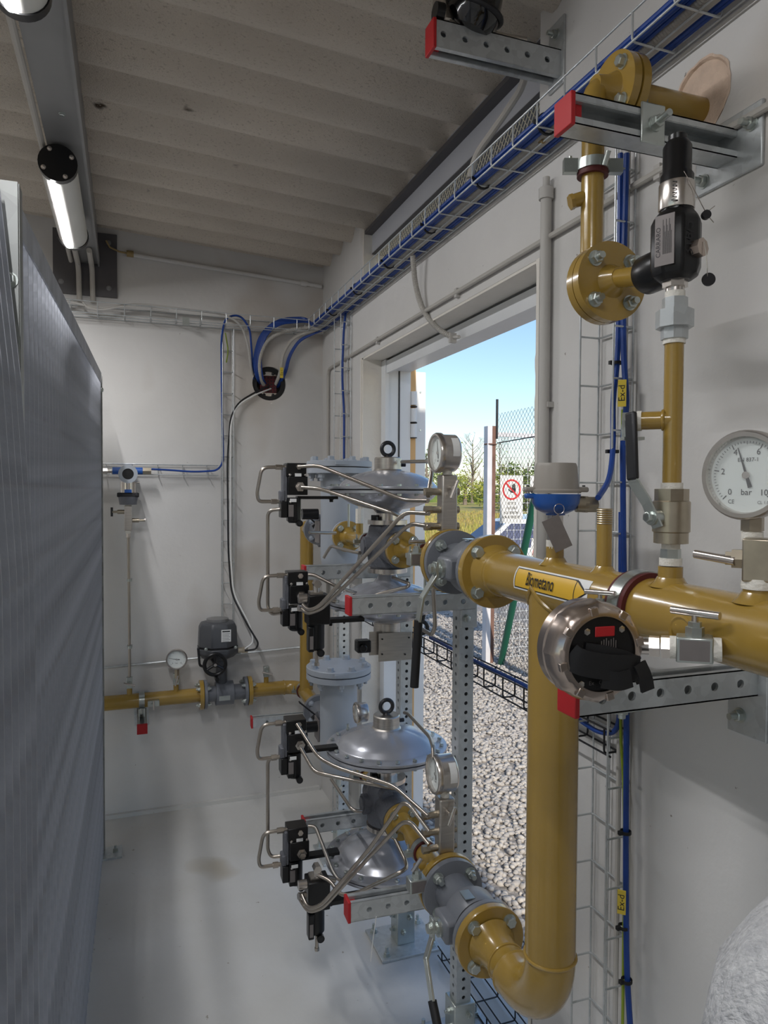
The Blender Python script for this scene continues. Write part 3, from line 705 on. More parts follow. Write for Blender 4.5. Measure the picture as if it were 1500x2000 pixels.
strut('zinc arm with dark red cap below the inlet pipe at the rear wall', (.80, 3.06, .497), (.505, 3.075, .497), Z1, None)
# ---------------------------------------------------------------- main header with the big drop leg
t = thing('gas_header', 'ochre yellow gas header with drop leg and elbow in the right foreground', 'pipe', S(-.231, 0, ZL))
HD = t
LS = -.231                                             # station of the drop leg
part('header_pipe', MB().cyl(S(-1.25, 0, ZU), S(-.04, 0, ZU), R_H, n=48), 'yellow', t)
part('weld_neck', MB().lathe([(R_H, 0), (R_H+.002, .004), (R_H+.0005, .008), (.046, .012), (.052, .034), (.056, .040)], S(-.04, 0, ZU), SV, 40), 'yellow', t)
fu = flange(t, 0, .018, ZU, .0765); fl_ = flange(t, 0, .018, ZL, .0765)
part('drop_leg', MB().cyl(S(LS, 0, ZU), S(LS, 0, ZL+.118), R_H, n=48), 'yellow', t)
b = MB(); 
for k in range(41):                                   # saddle weld where the leg joins
    pass
w1 = [S(LS, 0, ZU) + (SV*math.cos(a)+SN*math.sin(a))*(R_H+.001) - Z1*(math.sqrt(max(0, R_H**2-(R_H*math.sin(a))**2))+.001) for a in [2*math.pi*k/40 for k in range(41)]]
part('saddle_weld', b.tube(w1, .0042, n=8), 'yellow', t)
el = [S(LS, 0, ZL+.125)]+[S(LS+.118-.118*math.cos(a), 0, ZL+.118-.118*math.sin(a)) for a in [math.pi/2*k/14 for k in range(15)]]+[S(LS+.13, 0, ZL)]
part('elbow', MB().tube(el, R_H, n=48), 'yellow', t)
part('leg_weld', MB().torus(S(LS, 0, ZL+.122), Z1, R_H+.0003, .0032, n=40), 'yellow', t)
part('reducer', MB().lathe([(R_H, 0), (R_H+.0025, .004), (R_H, .009), (.038, .035), (.040, .075), (.052, .10)], S(LS+.128, 0, ZL), SV, 40), 'yellow', t)
part('neck_weld', MB().torus(S(LS+.165, 0, ZL), SV, .0385, .003, n=40), 'yellow', t)
def stub(s, r, ztop, weld=True):
    o = part('branch_stub', MB().cyl(S(s, 0, ZU+.03), S(s, 0, ztop), r, n=24), 'yellow', t)
    part('stub_weld', MB().lathe([(r+.012, -.006), (r+.005, .0), (r+.001, .007)], S(s, 0, ZU+R_H-.001), Z1, 24), 'yellow', o)
    return o
S_T, S_B, S_R, S_G = LS, -.375, -.526, -.676
stub(S_T, .0155, 1.405); sb = stub(S_B, .0118, 1.475); stub(S_R, .0162, 1.400); stub(S_G, .0172, 1.392)
tm = MB()
for k in range(7): tm.torus(S(S_B, 0, 1.452+k*.0035), Z1, .0118, .0011, n=20, m=6)
part('pipe_thread', tm, 'brass', sb)
part('side_weld', MB().torus(S(-.60, -R_H*.93, ZU-.01), SN, .02, .004, n=20), 'yellow', t)
# arrow sticker wrapped on the header
def wrap(mb, poly_or_vs, faces, off):
    vs = []
    for (a, h) in poly_or_vs:                          # a along the pipe towards the viewer, h around it
        th = math.radians(166) - h/(R_H)
        vs.append(S(-a, 0, ZU) + (SN*math.cos(th)+Z1*math.sin(th))*(R_H+off))
    return mb.add(vs, faces)
def strip(mb, a0, a1, h0, h1, off, na=24, nh=8, shape=None):
    vs = []; fs = []
    for i in range(na+1):
        for j in range(nh+1):
            f = j/nh; aa = a0+(a1-a0)*i/na
            hh = h0+(h1-h0)*f
            if shape: aa, hh = shape(i/na, f)
            vs.append((aa, hh))
    for i in range(na):
        for j in range(nh): k = i*(nh+1)+j; fs.append((k, k+nh+1, k+nh+2, k+1))
    return wrap(mb, vs, fs, off)
A0, A1, HH = .168, .395, .018
st = part('pipe_sticker', strip(MB(), A0-.004, A1+.002, -HH-.003, HH+.003, .0006), 'white', t)
part('sticker_frame', strip(MB(), 0, 0, 0, 0, .0009, shape=lambda i, j: ((A0+(A1-A0)*i) if True else 0, (-HH+2*HH*j)*(1 if i < .86 else max(.02, (1-i)/.14*.97+.03)))), 'signb', st)
def inner(i, j):
    a = A0+.0025+(A1-A0-.007)*i; g = 1 if i < .858 else max(.02, (1-i)/.142*.97+.03)
    return a, (-HH+.002+(2*HH-.004)*j)*g
part('sticker_field', strip(MB(), 0, 0, 0, 0, .0012, shape=inner), 'sticker', st)
part('sticker_rule', strip(MB(), A1-.035, A1-.0332, -HH, HH, .0015, na=2), 'signb', st)
vs, fs = textmesh('Biometano', .032, bold=.0002)
part('sticker_lettering', wrap(MB(), [(A0+.088+q.x*.66, q.y) for q in vs], fs, .0026), 'signb', st)
# pipe clamp over the header arm
t = thing('pipe_clamp', 'steel pipe clamp with dark red rubber lining around the main header', 'clamp', S(-.47, 0, 1.23))
part('band', MB().ring(S(-.481, 0, ZU), S(-.457, 0, ZU), .0535, .0515, 48), 'zinc', t)
part('rubber_lining', MB().ring(S(-.489, 0, ZU), S(-.449, 0, ZU), .0515, R_H, 48), 'redrub', t)
part('clamp_ear', MB().box(S(-.469, .064, ZU), (.03, .024, .004)), 'zinc', t)
part('threaded_rod', MB().cyl(S(-.452, -.02, 1.17), S(-.452, -.02, 1.292), .0055), 'zinc', t)
part('slide_plate', MB().box(S(-.452, -.02, 1.236), (.07, .044, .005)), 'zinc', t); part('under_plate', MB().box(S(-.452, -.02, 1.187), (.06, .044, .004)), 'zinc', t)
inst('nut', boltmesh(.0095, .01), t, S(-.452, -.02, 1.239)); inst('nut', boltmesh(.0095, .01), t, S(-.452, -.02, 1.186), (0, 0, -1))
# ---------------------------------------------------------------- flanged ball valves
def ballvalve(label, z, lever, tagy):
    t = thing('ball_valve', label, 'valve', S(.11, 0, z-.07), 'grey flanged ball valves')
    part('end_flange', MB().lathe([(.072, 0), (.0745, .002), (.0745, .013), (.06, .016)], S(.021, 0, z), SV, 40), 'grey', t)
    part('gasket', MB().cyl(S(.018, 0, z), S(.021, 0, z), .066, n=32).cyl(S(.218, 0, z), S(.221, 0, z), .066, n=32), 'rubber', t)
    part('far_flange', MB().lathe([(.058, 0), (.0745, .002), (.0745, .018), (.072, .02)], S(.198, 0, z), SV, 40), 'grey', t)
    part('body', MB().lathe([(.058, 0), (.062, .006), (.062, .075), (.056, .085), (.046, .10), (.046, .165)], S(.036, 0, z), SV, 40), 'grey', t)
    part('body_split', MB().cyl(S(.048, 0, z), S(.052, 0, z), .0632, n=40), 'rubber', t)
    part('stem_pad', MB().box(S(.085, -.058, z), (.07, .05, .05), (SV, SN, Z1)), 'grey', t, bevel=.008)
    part('name_plate', MB().box(S(.08, -.02, z+.0625), (.035, .022, .002), (SV, SN, Z1)), 'zinc', t)
    part('stem', MB().cyl(S(.085, -.083, z), S(.085, -.108, z), .011).cyl(S(.085, -.083, z), S(.085, -.090, z), .02), 'zinc', t)
    inst('stem_nut', boltmesh(.011, .011), t, S(.085, -.102, z), -SN)
    for s0, d in ((0, -1), (.239, 1)):
        bolts(t, S(s0, 0, z), SV*d, .058, 4, .0115, .014, m='zinc')
    bolts(t, S(.198, 0, z), -SV, .058, 4, .011, .014, .012)
    lv = lever(t); return t
def lever_up(t):
    p = [S(.085, -.098, ZU+.012), S(.085, -.098, ZU-.014), S(.09, -.127, ZU-.062), S(.092, -.134, ZU-.11)]
    b = MB(); 
    for i in range(3):
        a = (p[i+1]-p[i]); b.box((p[i]+p[i+1])/2, (.022, a.length+.006, .006), (SV, a.normalized(), SV.cross(a.normalized())))
    o = part('lever', b, 'zinc', t, bevel=.001)
    part('lever_grip', MB().tube([p[3], S(.096, -.141, ZU-.255)], .0095, n=12), 'rubber', o)
def lever_dn(t):
    p = [S(.085, -.1, ZL+.02), S(.085, -.1, ZL-.02), S(.07, -.12, ZL-.055), S(.02, -.125, ZL-.11)]
    b = MB()
    for i in range(3):
        a = (p[i+1]-p[i]); sd = SN.cross(a.normalized()).normalized(); b.box((p[i]+p[i+1])/2, (.022, a.length+.006, .006), (sd, a.normalized(), sd.cross(a.normalized())))
    o = part('lever', b, 'zinc', t, bevel=.001)
    part('lever_grip', MB().tube([p[3], S(-.15, -.125, ZL-.29)], .0095, n=12), 'rubber', o)
ballvalve('upper grey ball valve with its black-gripped lever hanging down', ZU, lever_up, 0)
ballvalve('lower grey ball valve beside the yellow elbow with its lever pointing forward', ZL, lever_dn, 0)
# ---------------------------------------------------------------- outlet spools
def outspool(label, z):
    t = thing('outlet_pipe', label, 'pipe', S(.4, 0, z-.02), 'ochre outlet pipes of the regulators')
    flange(t, .221, .239, z, .0765)
    part('neck', MB().lathe([(.05, 0), (.03, .03), (.026, .045)], S(.239, 0, z), SV, 32), 'yellow', t)
    part('pipe', MB().cyl(S(.28, 0, z), S(.47, 0, z), .026, n=32), 'yellow', t)
    part('reducer', MB().lathe([(.026, 0), (.0265, .004), (.018, .045), (.0185, .07), (.032, .10)], S(.465, 0, z), SV, 32), 'yellow', t)
    f2 = flange(t, .565, .583, z, .052)
    bolts(t, S(.565, 0, z), -SV, .038, 4, .0095, .012, m='zinc', a0=math.pi/4)
    part('gauge_stub', MB().cyl(S(.2576, 0, z+.02), S(.2576, 0, z+.075), .013), 'yellow', t)
    part('drain_stub', MB().cyl(S(.33, -.02, z), S(.33, -.05, z), .011), 'yellow', t)
outspool('upper ochre outlet pipe between regulator and ball valve', ZU)
outspool('lower ochre outlet pipe between regulator and ball valve', ZL)
def smallclamp(label, c, r, rod=None):
    t = thing('pipe_clamp', label, 'clamp', c)
    part('band', MB().ring(c-SV*.009, c+SV*.009, r+.007, r+.005, 32), 'zinc', t)
    part('rubber_lining', MB().ring(c-SV*.014, c+SV*.014, r+.005, r, 32), 'redrub', t)
    part('ear', MB().box(c-SN*(r+.016), (.02, .018, .012), (SN, SV, Z1)), 'zinc', t)
    inst('ear_bolt', boltmesh(.005, .006, .012), t, c-SN*(r+.016)+Z1*.006)
    if rod: part('threaded_rod', MB().cyl(c-Z1*(r+.004), V((c.x, c.y, rod)), .004), 'zinc', t); part('foot_nut', MB().box((c.x, c.y, rod+.004), (.05, .036, .005)), 'zinc', t)
smallclamp('clamp with dark red lining on the upper outlet pipe', S(.40, 0, ZU), .026, 1.24)
smallclamp('clamp with dark red lining on the lower outlet pipe', S(.40, 0, ZL), .026, .476)
# ---------------------------------------------------------------- regulators
RS = .719
def crease(r, h, t, i):
    g = math.exp(-((r-.10)/.05)**2); c = max(0, math.cos(6*t+.4))**6
    return r, h*(1-.06*g*c)
def regulator(label, z, group='pressure regulators with twin diaphragm domes'):
    c = S(RS, 0, z)
    t = thing('pressure_regulator', label, 'regulator', S(RS, 0, z-.27), group)
    for up in (1, -1):
        ax = Z1*up; o = c
        dome = [(.028, .085), (.034, .1), (.044, .111), (.07, .1155), (.095, .1225), (.12, .133), (.138, .145), (.147, .156), (.152, .1595), (.184, .1605)]
        di = part('inner_dome', MB().lathe(dome, o, ax, 72, mod=lambda r, h, tt, i: (r, h+.004*math.exp(-((r-.10)/.04)**2)*max(0, math.cos(6*tt+.4))**6)), 'reg', t, ang=.9)
        part('diaphragm_gap', MB().cyl(o+ax*.168, o+ax*.1715, .174, n=56), 'rubber', t)
        b = MB()
        def md(r, h, tt, i): return crease(r, h-.178, tt, i)[0], .178+crease(r, h-.178, tt, i)[1]
        b.lathe([(.184, .1715), (.185, .174), (.184, .1785), (.152, .1795), (.147, .183), (.138, .194), (.12, .206), (.095, .2165), (.07, .2235), (.044, .228)], o, ax, 72, mod=md)
        d = part('outer_dome', b, 'reg', t, ang=.9)
        me = boltmesh(.0068, .0075, 0, 'zinc', False)
        for k in range(20):
            a = 2*math.pi*(k+.5)/20; inst('rim_nut', me, di, o+V((math.cos(a), math.sin(a), 0))*.168+ax*.1602, -ax, spin=k*.5); inst('rim_bolt', me, d, o+V((math.cos(a), math.sin(a), 0))*.168+ax*.179, ax, spin=k*.7); 
        part('rim_flange', MB().cyl(o+ax*.160, o+ax*.168, .184, n=56), 'reg', t)
        nut = part('spring_nut', MB().lathe([(.046, .226), (.0405, .232), (.0405, .265), (.038, .268)], o, ax, 40), 'brush', t)
        if up > 0:
            e = part('eye_bolt', MB().torus(o+ax*.291+Z1*.002, SV, .0195, .0062, 28, 10), 'dark', nut); part('eye_neck', MB().cyl(o+ax*.266, o+ax*.275, .011, .007), 'dark', e) if False else None
            part('eye_collar', MB().cyl(o+ax*.267, o+ax*.275, .012, .008), 'dark', nut)
            part('bleed_fitting', MB().cyl(o+ax*.246+SN*.036, o+ax*.246+SN*.056, .006, n=6), 'dark', nut)
        part('neck_flange', MB().cyl(o+ax*.066, o+ax*.079, .060, n=44), 'steel', t)
        part('neck', MB().cyl(o+ax*.078, o+ax*.1, .028 if up < 0 else .034, n=32), 'steel', t)
    part('body', MB().lathe([(.050, -.066), (.056, -.06), (.06, -.035), (.062, 0), (.06, .035), (.056, .06), (.050, .066)], c, Z1, 40), 'cast', t, bevel=0)
    part('body_barrel', MB().cyl(S(RS-.075, 0, z), S(RS+.09, 0, z), .05, n=36), 'cast', t)
    part('outlet_face', MB().cyl(S(.583, 0, z), S(.645, 0, z), .054, .05, n=36), 'cast', t)
    part('body_rib', MB().cyl(c-SN*.02+Z1*.045+SV*-.075, c-SN*.02+Z1*.045+SV*.02, .02, n=20), 'cast', t)
    part('side_cover', MB().cyl(c-SN*.05, c-SN*.075-Z1*.0, .03, n=28).cyl(c-SN*.074, c-SN*.08, .024, n=6), 'cast', t)
    part('neck_collar', MB().cyl(c+Z1*.079-SN*.04, c+Z1*.094-SN*.04, .012, n=8).cyl(c+Z1*.079-SN*.045+SV*-.02, c+Z1*.09-SN*.045-SV*.02, .009, n=8), 'black', t)
    # travel indicator plate under the lower spring nut
    if z > 1:
        pz = z-.268; o = S(RS-.045, .012, pz)
        p = part('indicator_plate', MB().box(o-Z1*.03, (.105, .003, .085), (SN, SV, Z1)), 'brush', t, bevel=.001)
        for dx, dz in ((-.042, -.045), (.03, -.05), (.042, .0), (-.042, .0)): inst('plate_screw', boltmesh(.0028, .003, 0, 'dark', False), p, o+SN*dx+Z1*(dz-.005)-SV*.0015, -SV)
        part('plate_bracket', MB().box(S(RS-.03, -.04, pz-.02), (.05, .004, .07), (SN, SV, Z1)), 'brush', t)
        part('limit_switch', MB().box(S(RS-.03, -.085, pz-.025), (.042, .04, .036), (SN, SV, Z1)).cyl(S(RS-.06, -.09, pz-.027), S(RS-.05, -.09, pz-.027), .012), 'black', t, bevel=.004)
        e = S(RS-.10, .075, z-.235)
        part('hanging_eye', MB().torus(e, SV, .0175, .0058, 24, 10).cyl(e+Z1*.018, e+Z1*.042, .008, .012), 'dark', t)
    else:
        p = part('indicator_plate', MB().box(S(RS-.16, .03, z-.205), (.12, .003, .03), (SN, SV, Z1)), 'brush', t)
    return t
regulator('upper pressure regulator with silver grey domes in the doorway', ZU)
regulator('lower pressure regulator with silver grey domes above the floor plate', ZL)
# ---------------------------------------------------------------- filters with lids
FS = 1.315
def gasfilter(label, z):
    c = S(FS, 0, z); t = thing('gas_filter', label, 'filter', S(FS, 0, z-.17), 'grey bolted gas filters')
    part('shell', MB().lathe([(.02, -.155), (.05, -.14), (.066, -.115), (.0715, -.085), (.0715, .235)], c, Z1, 44), 'lgrey', t)
    part('shell_flange', MB().cyl(c+Z1*.232, c+Z1*.253, .124, n=52), 'lgrey', t)
    part('lid_gasket', MB().cyl(c+Z1*.253, c+Z1*.2565, .108, n=44), 'rubber', t)
    ld = part('lid', MB().lathe([(.123, .2565), (.1245, .2585), (.1245, .277), (.122, .279)], c, Z1, 52), 'lgrey', t)
    bolts(ld, c+Z1*.279, Z1, .104, 8, .0125, .016, m='lgrey', a0=.2); bolts(t, c+Z1*.232, -Z1, .104, 8, .0125, .018, .01, m='lgrey', a0=.2)
    part('lid_lug', MB().box(c+Z1*.268-SV*.118-SN*.02, (.05, .02, .012), (SN, SV, Z1)), 'lgrey', t)
    part('drain', MB().cyl(c-Z1*.155, c-Z1*.19, .011).cyl(c-Z1*.19, c-Z1*.21, .015, n=6), 'zinc', t)
    part('outlet_nozzle', MB().cyl(S(FS-.06, 0, z), S(FS-.10, 0, z), .03, n=28), 'lgrey', t); part('inlet_nozzle', MB().cyl(S(FS+.06, 0, z), S(FS+.12, 0, z), .03, n=28), 'lgrey', t)
    part('outlet_flange', MB().cyl(S(FS-.118, 0, z), S(FS-.10, 0, z), .057, n=36), 'lgrey', t); part('inlet_flange', MB().cyl(S(FS+.12, 0, z), S(FS+.138, 0, z), .062, n=36), 'lgrey', t)
    return t
gasfilter('upper grey gas filter with bolted lid behind the upper regulator', ZU)
gasfilter('lower grey gas filter with bolted lid behind the lower regulator', ZL)
def inspool(label, z):
    t = thing('inlet_pipe', label, 'pipe', S(.95, 0, z-.02), 'ochre inlet pipes of the regulators')
    part('pipe', MB().cyl(S(.80, 0, z), S(1.17, 0, z), .022, n=28), 'yellow', t); flange(t, 1.18, 1.197, z, .057)
    part('neck', MB().lathe([(.022, 0), (.033, .03)], S(1.15, 0, z), SV, 28), 'yellow', t)
    bolts(t, S(1.18, 0, z), -SV, .042, 4, .0095, .012)
    part('branch_stub', MB().cyl(S(1.03, 0, z+.01), S(1.03, 0, z+.055), .0125), 'yellow', t); part('taped_fitting', MB().cyl(S(1.03, 0, z+.055), S(1.03, 0, z+.105), .0145, n=8), 'ptfe', t)
    part('tap_handle', MB().cyl(S(1.10, -.02, z+.04), S(1.10, -.02, z+.12), .004), 'zinc', t)
inspool('upper ochre inlet pipe between filter and regulator', ZU); inspool('lower ochre inlet pipe between filter and regulator', ZL)
smallclamp('clamp with dark red lining on the upper inlet pipe', S(.93, 0, ZU), .022); smallclamp('clamp with dark red lining on the lower inlet pipe', S(.93, 0, ZL), .022)
# ---------------------------------------------------------------- inlet header along the back wall with riser
XS = 1.93; ES = 2.0; PR = .033; PY = S(ES, 0, 0).y+.066
t = thing('inlet_header', 'ochre inlet pipe along the rear wall with elbow and riser to the filters', 'pipe', (.4, PY, ZL-.03))
exi = S(ES, 0, 0).x
part('wall_pipe', MB().cyl((aY(487, 1350, PY).x, PY, ZL), (exi-.075, PY, ZL), PR, n=32), 'yellow', t); part('far_wall_pipe', MB().cyl((-.9, PY, ZL), (aY(393, 1350, PY).x, PY, ZL), PR, n=32), 'yellow', t)
el = [V((exi-.08, PY, ZL))]+[V((exi-.08+.08*math.sin(a), PY-.08+.08*math.cos(a), ZL)) for a in [math.pi/2*k/12 for k in range(13)]]
part('elbow', MB().tube(el, PR, n=32), 'yellow', t); part('elbow_weld', MB().torus((exi-.08, PY, ZL), X1, PR, .003, n=32), 'yellow', t)
part('tee', MB().cyl(S(ES, 0, ZL), S(1.70, 0, ZL), PR, n=32), 'yellow', t)
part('riser', MB().cyl(S(XS, 0, ZL), S(XS, 0, ZU), .031, n=32), 'yellow', t); part('riser_cap', MB().lathe([(.031, 0), (.028, .015), (.012, .026), (0, .028)], S(XS, 0, ZU), Z1, 28), 'yellow', t)
part('upper_branch', MB().cyl(S(XS, 0, ZU-.01), S(1.70, 0, ZU), .028, n=28), 'yellow', t)
for z in (ZU, ZL):
    flange(t, 1.68, 1.70, z, .06)
bx_ = lambda q: aY(q, 1350, PY).x
for x in (bx_(393), bx_(487)): part('flange', MB().cyl((x-.009, PY, ZL), (x+.009, PY, ZL), .068, n=40), 'yellow', t)
for x in (bx_(253), bx_(344), bx_(520)): part('branch_stub', MB().cyl((x, PY, ZL+.02), (x, PY, ZL+.062), .0115), 'yellow', t)
smallclamp('clamp with dark red lining at the end of the rear elbow', S(1.985, 0, ZL), PR)
for (z, lab) in ((ZU, 'grey isolating valve upstream of the upper filter'), (ZL, 'grey isolating valve upstream of the lower filter')):
    t = thing('isolating_valve', lab, 'valve', S(1.56, 0, z-.06), 'isolating valves upstream of the filters')
    part('body', MB().cyl(S(1.455, 0, z), S(1.68, 0, z), .045, n=32), 'grey', t); part('end_flange', MB().cyl(S(1.655, 0, z), S(1.68, 0, z), .066, n=36), 'grey', t); part('end_flange', MB().cyl(S(1.455, 0, z), S(1.475, 0, z), .066, n=36), 'grey', t)
    bolts(t, S(1.655, 0, z), -SV, .05, 4, .01, .012, .008, m='lgrey')
    part('lever', MB().box(S(1.50, -.08, z+.06), (.02, .1, .005), (SV, (SN*-.75+Z1*.66).normalized(), (SN*.66+Z1*.75).normalized())).cyl(S(1.50, -.04, z), S(1.5, -.06, z+.03), .01), 'dark', t)
    bp = S(1.44, -.05, z+.005)
    g = thing('differential_gauge', ('upper' if z > 1 else 'lower')+' differential pressure box with white cover beside its filter', 'gauge', bp, 'differential pressure boxes beside the filters')
    part('back_disc', MB().cyl(bp-SN*.004, bp+SN*.012, .062, n=8), 'cast', g); part('face_plate', MB().box(bp-SN*.012-SV*.02, (.004, .075, .085), (SN, SV, Z1)), 'tag', g)
    part('cover', MB().box(S(1.37, -.03, z+.005), (.042, .05, .085), (SN, SV, Z1)), 'white', g, bevel=.003)
    hz_ = .07 if z > 1 else .012; part('side_port', MB().cyl(bp-SN*.012-SV*.03+Z1*hz_, bp-SN*.075-SV*.03+Z1*hz_, .021, n=20), 'black', g); part('small_box', MB().box(S(1.36, -.025, z-.065), (.03, .03, .025), (SN, SV, Z1)), 'grey', g)
# ================================================================ gauges
def gauge(label, c, n_, r, depth, needle=120, stem=None, big=False, group='dial pressure gauges', digits=None, dot=None, case='steel', patch=False):
    """round gauge; c = middle of the dial face, n_ = facing direction"""
    c = V(c); n_ = V(n_).normalized(); t = thing('pressure_gauge', label, 'gauge', c-Z1*r, group)
    u = Z1.cross(n_).normalized()                                # to the right as seen from the front
    part('case', MB().lathe([(r*.9, -depth), (r*.97, -depth+.004), (r*.97, -.008)], c, n_, 44), case, t)
    part('bezel', MB().lathe([(r*.97, -.010), (r*1.05, -.008), (r*1.05, .002), (r*1.0, .006), (r*.9, .006), (r*.87, .0), (r*.87, -.006)], c, n_, 44), case, t)
    part('dial', MB().cyl(c-n_*.006, c-n_*.004, r*.88, n=40), 'dial', t)
    o = c-n_*.0036; tk = MB()
    N = 50
    for k in range(N+1):
        a = math.radians(225-270*k/N); d = u*math.cos(a)+Z1*math.sin(a); L = .12 if k % 10 == 0 else (.08 if k % 5 == 0 else .05)
        q = d.cross(n_); tk.box(o+d*(r*(.80-L/2)), (r*L, r*(.02 if k % 10 == 0 else .01), .0003), (d, q, n_))
    part('scale_marks', tk, 'signb', t, smooth=False, kind='stuff')
    a = math.radians(needle); d = u*math.cos(a)+Z1*math.sin(a); q = d.cross(n_); nd = MB(); o2 = c-n_*.0026
    nd.prism([(-r*.3, -r*.05), (r*.1, -r*.025), (r*.68, -r*.008), (r*.68, r*.008), (r*.1, r*.025), (-r*.3, r*.05)], o2, d, q, .0006)
    part('needle', nd, 'signb', t, smooth=False); part('needle_hub', MB().cyl(o2, o2+n_*.002, r*.085, n=20), 'steel', t)
    if digits:
        tm = MB()
        for (s_, a_, rr, sz) in digits: aa = math.radians(a_); text(tm, s_, r*sz, o+n_*.0002+u*(math.cos(aa)*r*rr)+Z1*(math.sin(aa)*r*rr), u, Z1)
        part('dial_lettering', tm, 'signb', t, smooth=False)
    if dot: part('approval_mark', MB().cyl(o+u*(r*.58)-Z1*(r*.2), o+u*(r*.58)-Z1*(r*.2)+n_*.0004, r*.085, n=6), 'ytag', t)
    if patch:
        vs = []; fs = []; ca = math.atan2(1, .9)
        tw = (C0-c); tw = (tw-n_*tw.dot(n_)-Z1*tw.z).normalized()
        for i in range(9):
            th = math.radians(-12+62*i/8); d_ = tw*math.cos(th)+Z1*math.sin(th)
            vs += [c+d_*(r*.982)-n_*(depth*.5), c+d_*(r*.982)-n_*(depth*.88)]
        for i in range(8): fs.append((2*i, 2*i+1, 2*i+3, 2*i+2))
        part('side_label', MB().add(vs, fs), 'white', t)
    part('glass', MB().cyl(c+n_*.002, c+n_*.0026, r*.88, n=40), 'glass', t)
    if stem:
        p1 = V(stem); p0 = c-n_*(depth*.55)-Z1*(r*.9); L = p0.z-p1.z
        part('stem', MB().cyl(p0+Z1*.004, p0-Z1*(L*.62), r*.26, n=6).cyl(p0-Z1*(L*.6), p1, r*.2), 'brass', t); part('thread_tape', MB().cyl(p1-Z1*.0, p1+Z1*(L*.35), r*.24), 'ptfe', t)
    return t
SIX = [('0', 225, .56, .2), ('2', 171, .58, .2), ('4', 117, .6, .2), ('6', 63, .6, .2), ('8', 9, .6, .2), ('10', -45, .58, .2), ('EN 837-1', 85, .36, .13), ('bar', -90, .4, .2), ('CE', 240, .72, .13), ('CL 1.0', -58, .75, .1)]
gn = V((-.965, -.26, 0)).normalized()
# needle valves: block + T handle
def needlevalve(label, c, ax, L, w_, stemdir, m='zinc', plate=True, tl=.045, group='needle valves with T handles', hx=None):
    c = V(c); a = V(ax).normalized(); sd = V(stemdir).normalized(); q = a.cross(sd)
    t = thing('needle_valve', label, 'valve', c-Z1*w_/2, group)
    part('block', MB().box(c, (L, w_, w_), (a, sd, q)), m, t, bevel=.002)
    part('bonnet', MB().cyl(c+sd*w_*.5, c+sd*w_*.85, w_*.36, n=6).cyl(c+sd*w_*.85, c+sd*w_*1.05, w_*.26, n=6), m, t)
    part('spindle', MB().cyl(c+sd*w_*1.0, c+sd*(w_*1.35), w_*.13), 'steel', t)
    hd = V(hx).normalized() if hx else a; h = c+sd*w_*1.4
    part('t_handle', MB().cyl(h-hd*tl*.5, h+hd*tl*.5, w_*.155), 'steel', t)
    if plate:
        qq = q if q.dot(C0-c) > 0 else -q; part('name_plate', MB().box(c+qq*(w_*.51), (L*.8, w_*.8, .0012), (a, sd, q)), 'tag', t)
    return t
# --- big gauge at the right edge with its taped valve
gc = aD(1455, 928, .845)
gauge('large glycerine dial gauge reading about four bar at the right picture edge', gc, gn, .051, .035, needle=108, digits=SIX, dot=True, stem=V((gc.x, gc.y, 1.442))-gn*(.035*.55)) 
bc = S(S_G, 0, 1.422); part('x', MB(), None) if False else None
needlevalve('needle valve between the header and the large right gauge', V((bc.x, bc.y, 1.423)), Z1, .05, .034, V((-.62, .78, 0)), m='brass', plate=False, tl=.05, hx=V((-.3, .95, .1)))
part('tape_wrap', MB().lathe([(.019, 0), (.0195, .004), (.018, .012)], S(S_G, 0, 1.389), Z1, 20), 'ptfe', None, label='white sealing tape around the stub under the right gauge valve', cat='tape')
# --- digital gauge with strap on the front of the header
DC = aD(1172, 1276, .83)
t = thing('digital_gauge', 'round satin nickel digital gauge with black hook strap in front of the header', 'gauge', DC-Z1*.06)
dn = V((-.06, -1, -.02)).normalized(); du = Z1.cross(dn).normalized(); dv = dn.cross(du)
def lob(r, h, tt, i): return (r+(.0022*max(0, math.cos(8*tt))**8 if 4 < i < 9 else 0), h)
part('housing', MB().lathe([(.030, -.052), (.052, -.05), (.058, -.044), (.0585, -.03), (.0555, -.028), (.0555, -.026), (.059, -.024), (.0595, -.012), (.057, -.002), (.052, .004), (.048, .005), (.0442, .005), (.0438, .0005)], DC, dn, 64, mod=lob), 'bronze', t)
for k in range(8):
    a = 2*math.pi*(k+.3)/8; d = du*math.cos(a)+dv*math.sin(a); part('ring_lug', MB().box(DC+d*.0515+dn*.003, (.010, .010, .006), (d, dn.cross(d), dn)), 'bronze', t, bevel=.001)
part('face', MB().cyl(DC-dn*.001, DC+dn*.002, .0438, n=48), 'black', t)
part('red_window', MB().box(DC+dn*.0025+du*.004+dv*.026, (.026, .012, .002), (du, dv, dn)), 'red', t, bevel=.003)
sc = boltmesh(.0042, .002, 0, 'steel', False)
for (a, b_) in ((-.02, .027), (.026, .028), (-.026, -.034), (.018, -.032)): inst('face_screw', sc, t, DC+dn*.002+du*a+dv*b_, dn)
tm = MB()
for k in range(7): tm.box(DC+dn*.0024+du*(.0+k*.0032)+dv*.009, (.0012, .012+.003*(k % 3), .0003), (du, dv, dn))
text(tm, 'Ex', .007, DC+dn*.0024-du*.012-dv*.034, du, dv); text(tm, 'CE', .007, DC+dn*.0024+du*.002-dv*.034, du, dv)
part('face_print', tm, 'tag', t, smooth=False)
b = MB()                                                          # hook-and-loop strap
